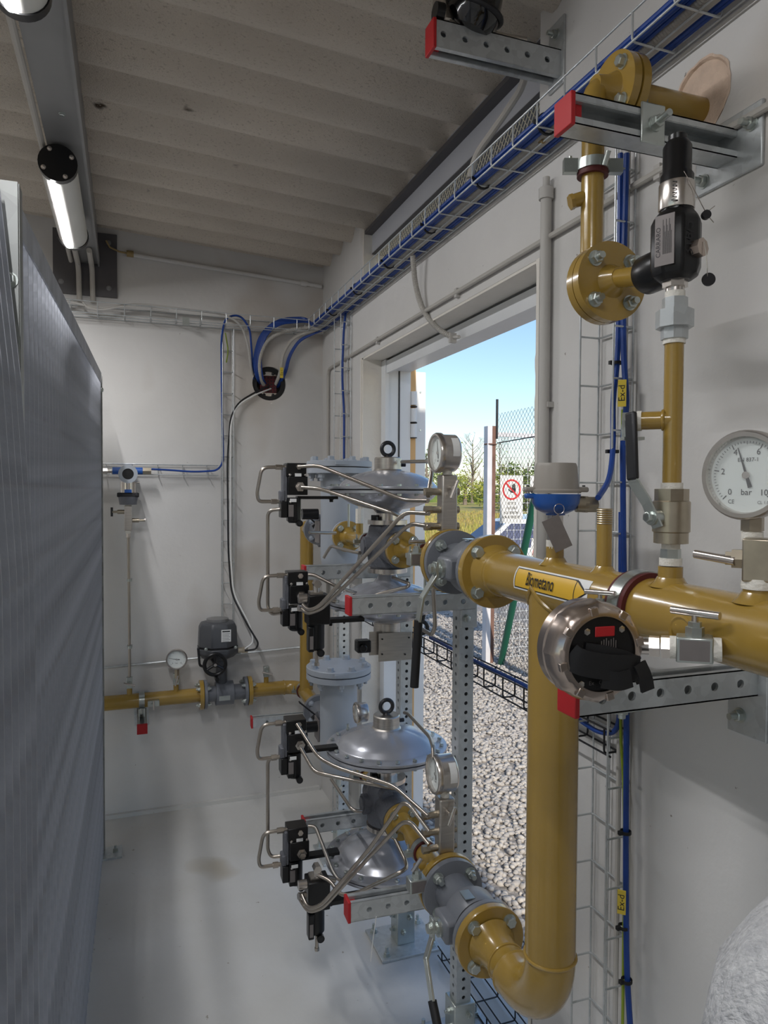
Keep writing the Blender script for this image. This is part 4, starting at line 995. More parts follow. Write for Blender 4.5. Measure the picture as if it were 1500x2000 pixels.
def ribbon(pts, w_, th, wd):
    q = [V(pts[0])]
    for i in range(1, len(pts)-1):
        a, m_, c_ = V(pts[i-1]), V(pts[i]), V(pts[i+1]); p0, p1 = m_.lerp(a, .45), m_.lerp(c_, .45)
        for k in range(7): t_ = k/6; q.append(p0*(1-t_)**2+m_*(2*t_*(1-t_))+p1*t_*t_)
    q.append(V(pts[-1])); wd = V(wd).normalized(); vs = []; fs = []
    for i, p in enumerate(q):
        a = (q[min(i+1, len(q)-1)]-q[max(0, i-1)]).normalized(); n2 = a.cross(wd).normalized(); w2 = n2.cross(a).normalized()
        vs += [p+w2*w_/2+n2*th/2, p-w2*w_/2+n2*th/2, p-w2*w_/2-n2*th/2, p+w2*w_/2-n2*th/2]
    for i in range(len(q)-1):
        for k in range(4): fs.append((4*i+k, 4*i+(k+1) % 4, 4*i+4+(k+1) % 4, 4*i+4+k))
    fs += [(0, 1, 2, 3), tuple(4*len(q)-1-k for k in range(4))]; b.add(vs, fs)
ribbon([DC-du*.042+dv*.002+dn*.002, DC-du*.034-dv*.006+dn*.010, DC+du*.0-dv*.013+dn*.014, DC+du*.034-dv*.015+dn*.016, DC+du*.049-dv*.02+dn*.008, DC+du*.046-dv*.026-dn*.002], .030, .0028, dv)
ribbon([DC-du*.022+dv*.006+dn*.003, DC-du*.0+dv*.003+dn*.009, DC+du*.026-dv*.004+dn*.012, DC+du*.042-dv*.012+dn*.013], .017, .0028, dv)
ribbon([DC+du*.041-dv*.010+dn*.017, DC+du*.047-dv*.025+dn*.021, DC+du*.052-dv*.042+dn*.019], .017, .0032, du)
ribbon([DC-du*.004-dv*.026+dn*.012, DC+du*.014-dv*.030+dn*.017, DC+du*.03-dv*.026+dn*.018], .022, .0028, dv)
part('hook_strap', b, 'rubber', t)
vx = S(-.665, -R_H, 1.318); gx0 = DC+du*.058
ad = (vx-V((gx0.x, gx0.y, vx.z))).normalized(); pj = V((gx0.x, gx0.y, DC.z+.002)); 
part('side_boss', MB().cyl(DC+du*.05-dn*.02, pj-dn*.02+du*.004, .014, n=24), 'bronze', t)
pa = pj-dn*.02; pb = vx; ax_ = (pb-pa).normalized(); LL = (pb-pa).length
part('adapter', MB().cyl(pa, pa+ax_*LL*.2, .0105, n=20).cyl(pa+ax_*LL*.2, pa+ax_*LL*.32, .013, n=6).cyl(pa+ax_*LL*.34, pa+ax_*LL*.44, .014, n=6), 'steel', t)
part('tape_wrap', MB().cyl(pa+ax_*LL*.44, pa+ax_*LL*.52, .0135).cyl(pa+ax_*LL*.92, pa+ax_*LL*1.02, .014), 'ptfe', t)
needlevalve('needle valve with steel T handle between digital gauge and header', pa+ax_*LL*.72, ax_, LL*.42, .030, Z1, tl=.058, hx=V((.35, -.93, .0)))
needlevalve('small T handle valve on the header behind the digital gauge', S(-.455, -.062, ZU-.012), SN, .04, .024, Z1, plate=False, tl=.05, hx=V((.3, -.95, .05)))
# --- transmitter with grey cap and blue base on the header
tb = S(S_T, 0, 0)
def TZ_(y): return vz(tb, y)
t = thing('pressure_transmitter', 'transmitter with grey cap and blue base standing on the main header', 'transmitter', V((tb.x, tb.y, 1.4)))
c = V((tb.x, tb.y, 0))
part('cap', MB().lathe([(.0395, TZ_(960)), (.0365, TZ_(912)), (.034, TZ_(905)), (.0, TZ_(904.5))], c, Z1, 40), 'capg', t)
part('cap_rim', MB().lathe([(.043, TZ_(963)), (.0435, TZ_(958)), (.040, TZ_(955))], c, Z1, 40), 'capg', t)
for s_ in (-1, 1):
    e = part('cap_ear', MB().box(c+R0*(.045*s_)+Z1*TZ_(956), (.022, .02, .009), (R0, R0.cross(Z1), Z1)), 'capg', t, bevel=.003); inst('ear_screw', boltmesh(.003, .003, 0, 'dark', False), e, c+R0*(.049*s_)+Z1*TZ_(951), Z1)
part('base', MB().lathe([(.02, TZ_(1003)), (.034, TZ_(995)), (.041, TZ_(982)), (.043, TZ_(965))], c, Z1, 40), 'bluep', t)
part('base_ear', MB().box(c-R0*.045+Z1*TZ_(969), (.02, .02, .009), (R0, R0.cross(Z1), Z1)), 'bluep', t, bevel=.003)
part('base_boss', MB().cyl(c+Z1*TZ_(1006), c+Z1*TZ_(996), .017), 'bluep', t)
part('mount_stem', MB().cyl(c+Z1*1.40, c+Z1*TZ_(1004), .0135, n=6), 'steel', t); part('tape_wrap', MB().cyl(c+Z1*1.402, c+Z1*1.416, .0155), 'ptfe', t)
part('cable_gland', MB().cyl(c+R0*.036+Z1*TZ_(984), c+R0*.056+Z1*TZ_(985), .0145, n=20).cyl(c+R0*.05+Z1*TZ_(985), c+R0*.072+Z1*TZ_(985), .0155, n=6), 'brass', t)
tg = thing('tag_plate', 'blank steel tag wired under the blue transmitter', 'tag', aD(1088, 1060, 1.19)-Z1*.04)
b = MB(); o = aD(1088, 1042, 1.20); d1 = (R0*.90-Z1*.0).normalized(); dn_ = (R0*.42-Z1*.90).normalized(); dw = (R0*.90+Z1*.42).normalized()
part('plate', MB().box(o, (.031, .058, .0012), (dw, dn_, dw.cross(dn_))), 'tag', tg, bevel=.002)
part('wire_loop', MB().torus(aD(1092, 994, 1.2), FW, .0085, .0006, n=20, m=5), 'steel', tg)
# --- relief valve train
rc_ = c = S(S_R, 0, 0); k_ = S(S_R, 0, 1.5); DR = (k_-C0).dot(FW)
def RZ(y): return vz(c, y)
t = thing('relief_riser', 'thin ochre riser with side branch leading up to the relief valve', 'pipe', V((c.x, c.y, 1.55)))
part('pipe', MB().cyl(c+Z1*RZ(945), c+Z1*RZ(668), .0125, n=28), 'yellow', t)
lp = c+(-R0)*.0; bd = V((-.72, .69, 0)).normalized()
part('side_branch', MB().cyl(c+Z1*RZ(820), c+bd*.042+Z1*RZ(820), .0125, n=24), 'yellow', t); part('branch_weld', MB().torus(c+bd*.0125+Z1*RZ(820), bd, .0125, .0025, n=24), 'yellow', t)
part('tape_wrap', MB().cyl(c+Z1*RZ(957), c+Z1*RZ(943), .0145).cyl(c+Z1*RZ(672), c+Z1*RZ(658), .0145).cyl(c+bd*.04+Z1*RZ(820), c+bd*.046+Z1*RZ(820), .0138), 'ptfe', t)
t = thing('ball_valve', 'nickel ball valve with dark blue lever under the relief riser', 'valve', V((c.x, c.y, 1.43)))
part('body', MB().lathe([(.0225, RZ(1060)), (.0225, RZ(1040)), (.0245, RZ(1038)), (.0245, RZ(980)), (.0225, RZ(978))], c, Z1, 32), 'brass', t)
part('hex_end', MB().cyl(c+Z1*RZ(979), c+Z1*RZ(955), .0222, n=8), 'brass', t); part('lower_hex', MB().cyl(c+Z1*RZ(1061), c+Z1*RZ(1044), .0224, n=8), 'brass', t)
sd = V((-.86, -.05, 0)).normalized(); sd = (-R0*.86-FW*.35).normalized(); so_ = c+Z1*RZ(1010)
part('stem', MB().cyl(so_+sd*.02, so_+sd*.036, .011).cyl(so_+sd*.03, so_+sd*.044, .0055), 'zinc', t); inst('stem_nut', boltmesh(.0075, .008), t, so_+sd*.036, sd)
lv0 = aD(1278, 1015, .955); lv1 = aD(1262, 980, .957); lv2 = aD(1236, 938, .965); lv3 = aD(1232, 805, .972)
b = MB()
for (p, q) in ((lv0-(lv1-lv0)*.35, lv1), (lv1, lv2), (lv2, lv2.lerp(lv3, .3))):
    a = (q-p).normalized(); n2 = sd-a*sd.dot(a); n2.normalize(); b.box((p+q)/2, ((q-p).length+.004, .017, .003), (a, n2.cross(a), n2))
lv = part('lever', b, 'zinc', t)
a = (lv3-lv2).normalized(); n2 = (sd-a*sd.dot(a)).normalized(); part('lever_sleeve', MB().box((lv2+lv3)/2, ((lv3-lv2).length, .0185, .008), (a, n2.cross(a), n2)), 'dark', lv, bevel=.003)
t = thing('pipe_nipple', 'zinc hex nipple with white tape between header stub and nickel valve', 'fitting', V((c.x, c.y, 1.4)))
part('hex', MB().cyl(c+Z1*RZ(1090), c+Z1*RZ(1072), .0135, n=6), 'zinc', t); part('tape_wrap', MB().cyl(c+Z1*RZ(1104), c+Z1*RZ(1090), .0148).cyl(c+Z1*RZ(1072), c+Z1*RZ(1059), .012), 'ptfe', t)
t = thing('bleed_cock', 'small plugged bleed fitting on the branch of the relief riser', 'fitting', c+bd*.06+Z1*RZ(870))
part('elbow_body', MB().cyl(c+bd*.045+Z1*RZ(820), c+bd*.065+Z1*RZ(820), .0135, n=6).cyl(c+bd*.056+Z1*RZ(826), c+bd*.056+Z1*RZ(853), .0105, n=18), 'zinc', t)
part('plate', MB().box(c+bd*.052+Z1*RZ(855), (.028, .018, .004), (R0, R0.cross(Z1), Z1)), 'zinc', t); part('plug', MB().cyl(c+bd*.056+Z1*RZ(868), c+bd*.056+Z1*RZ(858), .005), 'dark', t)
t = thing('pipe_union', 'grey malleable iron union below the black relief valve', 'fitting', V((c.x, c.y, RZ(665))))
part('lower_collar', MB().cyl(c+Z1*RZ(663), c+Z1*RZ(637), .0175, n=8), 'galv', t); part('union_nut', MB().cyl(c+Z1*RZ(641), c+Z1*RZ(607), .0245, n=8), 'galv', t)
part('upper_collar', MB().cyl(c+Z1*RZ(609), c+Z1*RZ(583), .0165, n=8), 'galv', t); part('tape_wrap', MB().cyl(c+Z1*RZ(583), c+Z1*RZ(570), .013), 'ptfe', t)
t = thing('relief_valve', 'black angle relief valve with steel name plate on the riser', 'valve', V((c.x, c.y, RZ(570))))
part('inlet_hex', MB().cyl(c+Z1*RZ(572), c+Z1*RZ(560), .012, n=20).cyl(c+Z1*RZ(562), c+Z1*RZ(545), .0165, n=6), 'steel', t)
part('body', MB().lathe([(.02, RZ(550)), (.03, RZ(540)), (.0335, RZ(525)), (.0335, RZ(440)), (.031, RZ(432)), (.0225, RZ(415)), (.021, RZ(400))], c, Z1, 8, spin=.32), 'black', t, bevel=.003)
part('outlet_boss', MB().lathe([(.02, 0), (.026, .02), (.0275, .035), (.0275, .058), (.025, .062)], c+Z1*RZ(513), SV, 32), 'black', t)
part('spring_tube', MB().lathe([(.0215, RZ(425)), (.0215, RZ(345)), (.0185, RZ(338)), (.0185, RZ(288)), (.014, RZ(277)), (.012, RZ(276)), (.012, RZ(266)), (.009, RZ(263))], c, Z1, 28), 'black', t)
part('pressure_sleeve', MB().lathe([(.0228, RZ(412)), (.0232, RZ(410)), (.0232, RZ(362)), (.0226, RZ(360))], c, Z1, 36), 'steel', t)
pn = (-R0*.72-FW*.70).normalized(); pu = Z1.cross(pn).normalized(); po = c+pn*.034+Z1*RZ(482)
np_ = part('name_plate', MB().box(po, (.026, .066, .0015), (pu, Z1, pn)), 'tag', t, label='engraved steel name plate')
tm = MB(); text(tm, 'CARRARO', .0085, po+pn*.001-pu*.008-Z1*.002, Z1, -pu)
for k in range(9): tm.box(po+pn*.001+pu*(-.002+k*.0014)+Z1*(.004-(k % 3)*.004), (.0004, .045-.008*(k % 3), .0002), (pu, Z1, pn))
part('plate_lettering', tm, 'signb', np_, smooth=False)
tm = MB(); sl_ = c+(-R0*.25-FW*.97).normalized()*.0237
for k in range(6): tm.box(sl_-R0*.006+Z1*(RZ(370)-k*.0048), (.006 if k < 5 else .009, .0004, .0012), (R0, FW, Z1))
part('sleeve_print', tm, 'signb', t, smooth=False)
text_ = MB(); text(text_, '316/5', .02, c-FW*.0322+R0*.004+Z1*RZ(482), Z1, -R0); part('cast_lettering', text_, 'dark', t, smooth=False)
hx_ = (R0*.55-FW*.83).normalized(); part('side_plug', MB().cyl(c+hx_*.028+Z1*RZ(500), c+hx_*.04+Z1*RZ(500), .0125, n=8), 'bronze', t)
w1 = [c+hx_*.041+Z1*RZ(490), c+hx_*.042+R0*.002+Z1*RZ(512), c+hx_*.04+R0*.006+Z1*RZ(540), c+R0*.034-FW*.02+Z1*RZ(555)]
part('seal_wire', MB().tube(w1, .0006, n=5), 'steel', t); part('lead_seal', MB().cyl(c+R0*.035-FW*.02+Z1*RZ(556), c+R0*.035-FW*.024+Z1*RZ(556), .0085, n=20), 'dark', t)
part('upper_seal', MB().cyl(c+R0*.036-FW*.006+Z1*RZ(425), c+R0*.036-FW*.012+Z1*RZ(425), .006, n=16), 'dark', t)
part('upper_seal_wire', MB().tube([c-FW*.022+Z1*RZ(350), c-FW*.024+R0*.008+Z1*RZ(372), c+R0*.028-FW*.012+Z1*RZ(405), c+R0*.037-FW*.01+Z1*RZ(425), c+R0*.046-FW*.01+Z1*RZ(440)], .0006, n=5).tube([c+R0*.037-FW*.01+Z1*RZ(420), c+R0*.047-FW*.01+Z1*RZ(408)], .0006, n=5), 'steel', t)
# --- vent pipe from relief valve to the wall
VZ = 1.825; FSX = -.3737
t = thing('vent_pipe', 'ochre vent pipe rising from the relief valve to the hole in the wall', 'pipe', S(-.336, 0, 1.8))
zc_ = RZ(513)
part('outlet_pipe', MB().cyl(S(S_R+.06, 0, zc_), S(-.40, 0, VZ), .0145, n=24), 'yellow', t); part('outlet_neck', MB().lathe([(.026, 0), (.0155, .02)], S(-.386, 0, VZ), -SV, 24), 'yellow', t)
part('tape_wrap', MB().cyl(S(S_R+.06, 0, zc_), S(S_R+.066, 0, zc_), .019), 'ptfe', t)
part('near_flange', MB().cyl(S(-.386, 0, VZ), S(-.371, 0, VZ), .0605, n=44), 'yellow', t); part('far_flange', MB().cyl(S(-.369, 0, VZ), S(-.354, 0, VZ), .0605, n=44), 'yellow', t)
bolts(t, S(-.386, 0, VZ), -SV, .044, 4, .0095, .012, .008, a0=math.pi/4)
RX = S(-.330, 0, 0); RX.z = 0
part('riser', MB().tube([S(-.354, 0, VZ), RX+Z1*VZ, RX+Z1*2.148, RX+X1*.05+Z1*2.148], .0178, n=28, bend=.03), 'yellow', t)
part('vent_nozzle', MB().cyl(RX+Z1*1.977, RX-R0*.03+Z1*1.967, .011).cyl(RX-R0*.03+Z1*1.967, RX-R0*.036+Z1*1.965, .0125, n=6), 'yellow', t)
cx = RX.x+.033; cyv = RX.y
part('elbow_neck', MB().lathe([(.018, 0), (.021, .02), (.03, .035)], V((RX.x+.0, cyv, 2.148)), X1, 24), 'yellow', t)
part('top_flange', MB().cyl((cx, cyv, 2.148), (cx+.014, cyv, 2.148), .058, n=44), 'yellow', t); part('top_counter_flange', MB().cyl((cx+.018, cyv, 2.148), (cx+.032, cyv, 2.148), .058, n=44), 'yellow', t); part('top_gasket', MB().cyl((cx+.014, cyv, 2.148), (cx+.018, cyv, 2.148), .05), 'rubber', t)
bolts(t, (cx, cyv, 2.148), -X1, .042, 4, .009, .012); bolts(t, (cx+.032, cyv, 2.148), X1, .042, 4, .009, .012)
part('wall_stub', MB().cyl((cx+.03, cyv, 2.148), (WX+.03, cyv, 2.148), .0215, n=28), 'yellow', t)
t = thing('pipe_clamp', 'zinc pipe clamp with dark red lining hanging from the top right arm', 'clamp', RX+Z1*2.0)
part('rubber_lining', MB().ring(RX+Z1*2.006, RX+Z1*2.022, .0245, .018), 'redrub', t); part('band', MB().ring(RX+Z1*2.014, RX+Z1*2.03, .0265, .0245), 'zinc', t)
part('ear', MB().box(RX-R0*.036+Z1*2.022, (.022, .012, .022), (R0, R0.cross(Z1), Z1)), 'zinc', t); part('far_ear', MB().box(RX+R0*.036+Z1*2.022, (.022, .012, .022), (R0, R0.cross(Z1), Z1)), 'zinc', t)
part('threaded_rod', MB().cyl(RX-V((0, .03, 0))+Z1*2.012, RX-V((0, .04, 0))+Z1*2.03, .004), 'zinc', t)
inst('ear_bolt', boltmesh(.005, .006, .012), t, RX-R0*.036+Z1*2.02)
# --- black lamp on the top centre arm
t = thing('flood_lamp', 'glossy black bell shaped lamp on a steel foot at the top of the picture', 'lamp', (.70, 1.40, 2.482))
la = V((.25, -.35, 1)).normalized(); lc = aY(925, 22, 1.39)
part('bell', MB().lathe([(.02, -.045), (.044, -.038), (.058, -.018), (.061, .0), (.057, .008), (.051, .04), (.051, .13)], lc, la, 36), 'gloss', t)
part('bell_ring', MB().torus(lc-la*.002, la, .0625, .006, n=36), 'dark', t)
part('foot', MB().lo((.64, 1.385, 2.482), (.80, 1.425, 2.49)), 'brush', t); part('housing', MB().box((.655, 1.42, 2.53), (.06, .06, .085)), 'brush', t, bevel=.008)
part('side_knob', MB().cyl((.607, 1.39, 2.502), (.625, 1.39, 2.502), .018, n=20), 'black', t); inst('foot_bolt', boltmesh(.008, .01), t, (.715, 1.40, 2.49))
part('cable_gland', MB().cyl((.79, 1.40, 2.492), (.83, 1.40, 2.494), .008), 'brush', t)
part('lamp_cable', MB().tube([(.83, 1.40, 2.494), (.85, 1.42, 2.502), (.87, 1.46, 2.50), (.885, 1.50, 2.46), (.868, 1.60, 2.41), (.85, 1.68, 2.37), (.842, 1.70, 2.30)], .009, n=10, bend=.05), 'conduit', None, label='grey cable drooping from the black lamp into the wall tray', cat='cable')
# ================================================================ manifold blocks, small gauges and pilots
MS = .2576
def manifold(which, z, ymap):
    c = S(MS, 0, 0); t = thing('manifold_block', which+' steel manifold block carrying a dial gauge on the outlet pipe', 'manifold', c+Z1*(z+.07), 'manifold blocks on the outlet pipes')
    part('block', MB().box(c+Z1*(z+.138), (.040, .036, .135), (SN, SV, Z1)), 'brush', t, bevel=.004)
    for k, dz in enumerate((.165, .122, .082)):
        p = part('side_port', MB().cyl(c-SN*.02+Z1*(z+dz), c-SN*.045+Z1*(z+dz), .0085, n=16).cyl(c-SN*.04+Z1*(z+dz), c-SN*.058+Z1*(z+dz), .0105, n=6), 'brass', t)
        part('far_port', MB().cyl(c+SN*.02+Z1*(z+dz), c+SN*.03+Z1*(z+dz), .009, n=16), 'brass', t)
    part('spindle', MB().cyl(c-SV*.018+Z1*(z+.175), c-SV*.034+Z1*(z+.175), .005), 'steel', t)
    part('t_handle', MB().cyl(c-SV*.034+SN*.012+Z1*(z+.192), c-SV*.034-SN*.004+Z1*(z+.15), .0042), 'steel', t)
    part('tape_wrap', MB().cyl(c+Z1*(z+.205), c+Z1*(z+.218), .0115), 'ptfe', t)
    return c
for (which, z) in (('upper', ZU), ('lower', ZL)):
    c = manifold(which, z, None)
    gc = c+Z1*(z+(.258 if z > 1 else .264))-SN*.028
    gauge(which+' manifold dial gauge facing the grating side of the room', gc, -SN, .046, .048, needle=100, patch=True, stem=V((c.x, c.y, z+.215)), digits=[('0', 225, .56, .2), ('10', -45, .56, .2), ('bar', -90, .4, .2)])
    lb = MB(); part('x', lb, None) if False else None
gc3 = aD(697, 1392, 2.44); gauge('small dial gauge behind the dome of the lower regulator', gc3, -SN, .034, .035, needle=230, digits=[('bar', -90, .4, .2)])
# pilots ----------------------------------------------------------------
PS = .00149
def pilot(label, ox, oy, tilt=0):
    """slim pilot block; ox, oy = picture place of the middle of its top block front, 2.06 m away"""
    o = aD(ox, oy, 2.055)
    def Q(px, py, dy=0.0): return o + SN*((px-ox)*PS*1.02) - Z1*((py-oy)*PS) + SV*dy
    t = thing('pilot_regulator', label, 'regulator', Q(ox, oy+120), 'black pilot regulators')
    def bx(name, x0, y0, x1, y1, d0, d1, m='black', bv=.002, par=None):
        a = Q(x0, y0, d0); b_ = Q(x1, y1, d1); c = (a+b_)/2
        return part(name, MB().box(c, (abs((x1-x0)*PS*1.02), abs(d1-d0), abs((y1-y0)*PS)), (SN, SV, Z1)), m, par or t, bevel=bv)
    T = lambda dx, dy: (ox+dx, oy+dy)
    bx('top_block', *T(-19, -13), *T(19.5, 13), 0, .055)
    bx('mid_block', *T(-16, 13), *T(21.5, 49), -.004, .055)
    bx('back_plate', *T(-24, -4), *T(-16, 60), .01, .05, 'cast')
    bx('side_bonnet', *T(-28.5, 61), *T(-16, 93), .005, .05)
    bx('bonnet_flange', *T(-30, 40), *T(-20, 62), .008, .045, 'cast', .004)
    cy = Q(*T(-1, 54), .024); part('spring_barrel', MB().lathe([(.0195, 0), (.0195, .07), (.016, .074)], cy, -Z1, 24), 'black', t)
    bx('barrel_block', *T(-16, 54), *T(-4, 100), .0, .03)
    kn = Q(*T(6, 104), .0); part('adjuster', MB().cyl(kn+SV*.012, kn-SV*.006, .0095, n=20), 'black', t); part('adjuster_hole', MB().cyl(kn-SV*.006, kn-SV*.0065, .0062, n=6), 'dark', t)
    hx = Q(*T(5.5, 33), -.004); part('front_fitting', MB().cyl(hx, hx-SV*.012, .0145, n=6).cyl(hx-SV*.012, hx-SV*.026, .0095, n=6), 'steel', t)
    hf = Q(*T(4, -5.5), 0); part('top_fitting', MB().cyl(hf, hf-SV*.01, .008, n=6), 'steel', t)
    for (a, b_) in (((3, 10), 0), ((-7, 59), -.004)):
        bx('white_label', a[0]+ox-6, a[1]+oy-3, a[0]+ox+6.5, a[1]+oy+3.5, b_-.0012, b_, 'white', 0)
    bx('name_plate', *T(-15, 68), *T(-5.5, 91), -.0012, 0, 'tag', 0)
    sm = boltmesh(.004, .004, 0, 'steel', False)
    for a in ((-13, 10), (17, 10), (-12, 62)): inst('cap_screw', sm, t, Q(*T(*a), -.001), -SV)
    for (a, b_) in (((-19, -5), (-37, -5)), ((-30, 62), (-45, 62))):
        p = Q(*T(*a), .028); q = Q(*T(*b_), .028); part('side_fitting', MB().cyl(p, q, .006, n=12).cyl(p.lerp(q, .3), q, .0085, n=6), 'tube', t)
    ar = Q(*T(4, 54), .03); ln = .122; part('mount_arm', MB().box(ar+SN*(ln/2), (ln, .03, .009), (SN, SV, Z1)), 'black', t)
    inst('arm_bolt', boltmesh(.006, .009, 0, 'black'), t, ar+SN*(ln*.86)-Z1*.0045, -Z1)
    # looped sensing tube at the left
    loop = [Q(*T(-37, -5), .028), Q(*T(-63, -4), .028), Q(*T(-72, 46), .028), Q(*T(-69, 62), .028), Q(*T(-45, 62), .028)]
    part('loop_tube', MB().tube(loop, .0052, n=12, bend=.024), 'tube', t)
    return t, Q, T
P_ = {}
for (key, lab, ox, oy) in (('ut', 'topmost black pilot regulator left of the upper dome', 579, 917.5), ('ub', 'black pilot regulator left of the lower dome of the upper regulator', 582, 1130), ('lt', 'black pilot regulator left of the upper dome of the lower regulator', 579, 1420), ('lb', 'lowest black pilot regulator beside the bottom dome', 582, 1631)):
    P_[key] = pilot(lab, ox, oy)
def bigpilot(label, ox, oy):
    """box pilot in front; ox, oy = picture place of the middle of its front face, 1.96 m away"""
    o = aD(ox, oy, 1.96); ps = .00142
    def Q(dx, dy, d=0.0): return o+SN*(dx*ps*1.02)-Z1*(dy*ps)+SV*d
    t = thing('filter_regulator', label, 'regulator', Q(0, 90), 'box shaped black pilots')
    part('block', MB().box(Q(0, 0, .03), (.062, .06, .082), (SN, SV, Z1)), 'black', t, bevel=.003)
    part('barrel', MB().lathe([(.025, 0), (.025, .068), (.02, .073)], Q(-3, 29, .03), -Z1, 24), 'black', t); part('barrel_plate', MB().box(Q(-16, 56, .01), (.016, .03, .07), (SN, SV, Z1)), 'black', t, bevel=.003)
    part('name_plate', MB().box(Q(-16, 62, -.0058), (.010, .001, .036), (SN, SV, Z1)), 'tag', t)
    kn = Q(3, 84, .005); part('adjuster', MB().cyl(kn+SV*.01, kn-SV*.006, .0105, n=20), 'black', t); part('adjuster_hole', MB().cyl(kn-SV*.006, kn-SV*.0065, .007, n=6), 'dark', t)
    part('drain_rod', MB().cyl(Q(-3, 80, .012), Q(-3, 104, .012), .0052, n=12).cyl(Q(-3, 104, .012), Q(-3, 110, .012), .007, n=6), 'tube', t)
    bs = part('vent_base', MB().box(Q(-3, -32, .03), (.036, .034, .008), (SN, SV, Z1)), 'brush', t); part('vent_nut', MB().cyl(Q(-3, -34, .03)-SV*.012, Q(-3, -48, .03)-SV*.012, .009, n=12).cyl(Q(-2, -50, .03)-SV*.022, Q(-2, -50, .03)+SV*.004, .0115, n=6), 'steel', t)
    part('inlet_fitting', MB().cyl(Q(-22, -22, .02), Q(-38, -22, .02), .013, n=12).cyl(Q(-25, -4, .01), Q(-40, -6, .005), .010, n=6), 'steel', t)
    part('outlet_fitting', MB().cyl(Q(22, -18, .04), Q(38, -13, .04), .009, n=12), 'tube', t)
    part('mount_arm', MB().box(Q(22, 25, .035)+SN*.05, (.105, .036, .011), (SN, SV, Z1)), 'black', t); inst('arm_bolt', boltmesh(.005, .01, 0, 'black'), t, Q(24, 29, .035)+SN*.006, -Z1)
    return Q
QU = bigpilot('box shaped black pilot under the upper zinc arm', 624, 1192); QL = bigpilot('box shaped black pilot under the lower zinc arm near the floor', 624, 1752)
# impulse tubes: (label, [(px, py, depth), ...])
def itube(label, pts, r=.0052, bend=.03, m='tube'):
    part('impulse_tube', MB().tube([aD(*p) for p in pts], r, n=12, bend=bend), m, None, label=label, cat='tube', group='stainless impulse tubes')
DM = 1.69
itube('impulse tube sloping from the topmost pilot to the top port of the upper manifold', [(583, 912, 2.04), (622, 909, 2.0), (790, 977, 1.78), (836, 978, DM)])
itube('impulse tube from the front fitting of the topmost pilot passing below the upper dome', [(590, 952, 2.0), (628, 955, 1.95), (770, 1003, 1.86), (786, 1010, 1.9)])
itube('impulse tube rising from the upper box pilot to the middle port of the upper manifold', [(592, 1182, 1.94), (602, 1193, 1.90), (622, 1186, 1.87), (790, 1000, 1.76), (838, 1003, DM)])
itube('impulse tube rising from the upper box pilot to the bottom port of the upper manifold', [(588, 1188, 1.95), (600, 1199, 1.91), (626, 1191, 1.88), (800, 1022, 1.76), (838, 1028, DM)])
itube('thin tube from the second pilot crossing behind the upper arm', [(602, 1122, 2.05), (614, 1123, 2.05), (660, 1147, 2.04), (700, 1160, 2.1)])
itube('long vertical impulse tube joining the two upper pilots', [(551, 994, 2.08), (523, 997, 2.08), (523, 1186, 2.08), (530, 1200, 2.08), (548, 1197, 2.08)])
itube('long vertical impulse tube joining the two lower pilots', [(552, 1476, 2.08), (523, 1480, 2.08), (523, 1660, 2.08), (530, 1674, 2.08), (548, 1672, 2.08)])
itube('impulse tube from the third pilot over the lower outlet pipe to its manifold', [(580, 1414, 2.03), (622, 1480, 1.96), (660, 1500, 1.9), (770, 1535, 1.80), (836, 1594, DM)])
itube('impulse tube from the front fitting of the third pilot under the lower dome', [(588, 1462, 1.99), (614, 1508, 1.93), (640, 1514, 1.9), (745, 1535, 1.87), (775, 1540, 1.92)])
itube('impulse tube rising from the lower box pilot to the middle port of the lower manifold', [(590, 1748, 1.94), (602, 1776, 1.90), (628, 1768, 1.87), (720, 1660, 1.8), (786, 1568, 1.74), (800, 1572, 1.72), (838, 1623, DM)])
itube('impulse tube rising from the lower box pilot to the bottom port of the lower manifold', [(586, 1756, 1.96), (602, 1782, 1.92), (630, 1774, 1.89), (720, 1675, 1.82), (786, 1606, 1.76), (803, 1606, 1.74), (838, 1650, DM)])
itube('thin tube dropping from the lowest pilot toward the bottom dome', [(602, 1613, 2.05), (616, 1614, 2.05), (650, 1702, 1.98), (660, 1716, 1.97), (668, 1722, 1.97)])
itube('bent tube from the lower box pilot along the bottom dome to the needle valve', [(620, 1709, 1.97), (645, 1720, 1.95), (664, 1748, 1.9), (690, 1748, 1.88), (790, 1700, 1.84), (796, 1690, 1.9), (772, 1640, 1.97)])
itube('tube from the lower regulator side cover sloping up behind the third pilot', [(647, 1522, 2.25), (685, 1578, 2.06), (694, 1584, 2.05), (706, 1584, 2.06)])
itube('tube running from the upper neck to the gauge at the doorway', [(785, 902, 2.12), (835, 901, 1.9), (842, 905, 1.76), (843, 925, 1.74), (836, 970, 1.70)])
itube('bent tube from the lower spring nut down to the lower gauge', [(790, 1392, 2.14), (797, 1394, 2.1), (840, 1440, 1.84), (846, 1460, 1.74), (846, 1480, 1.72)])
itube('short tube curling from the upper body neck behind the arm', [(768, 1128, 2.12), (800, 1140, 1.98), (797, 1146, 2.0), (740, 1160, 2.03), (700, 1178, 2.06)])
itube('tube dropping from the upper zinc arm past the lever grip', [(812, 1222, 2.0), (843, 1240, 1.75), (850, 1225, 1.74), (848, 1180, 1.74), (845, 1130, 1.72)])
itube('small tube from the topmost pilot fitting to the upper inlet flange', [(604, 1040, 2.3), (644, 1041, 2.36), (655, 1041, 2.4)])
itube('tube rising from the upper side cover to the filter', [(632, 1090, 2.35), (646, 1066, 2.35), (690, 1078, 2.14), (703, 1080, 2.1)])
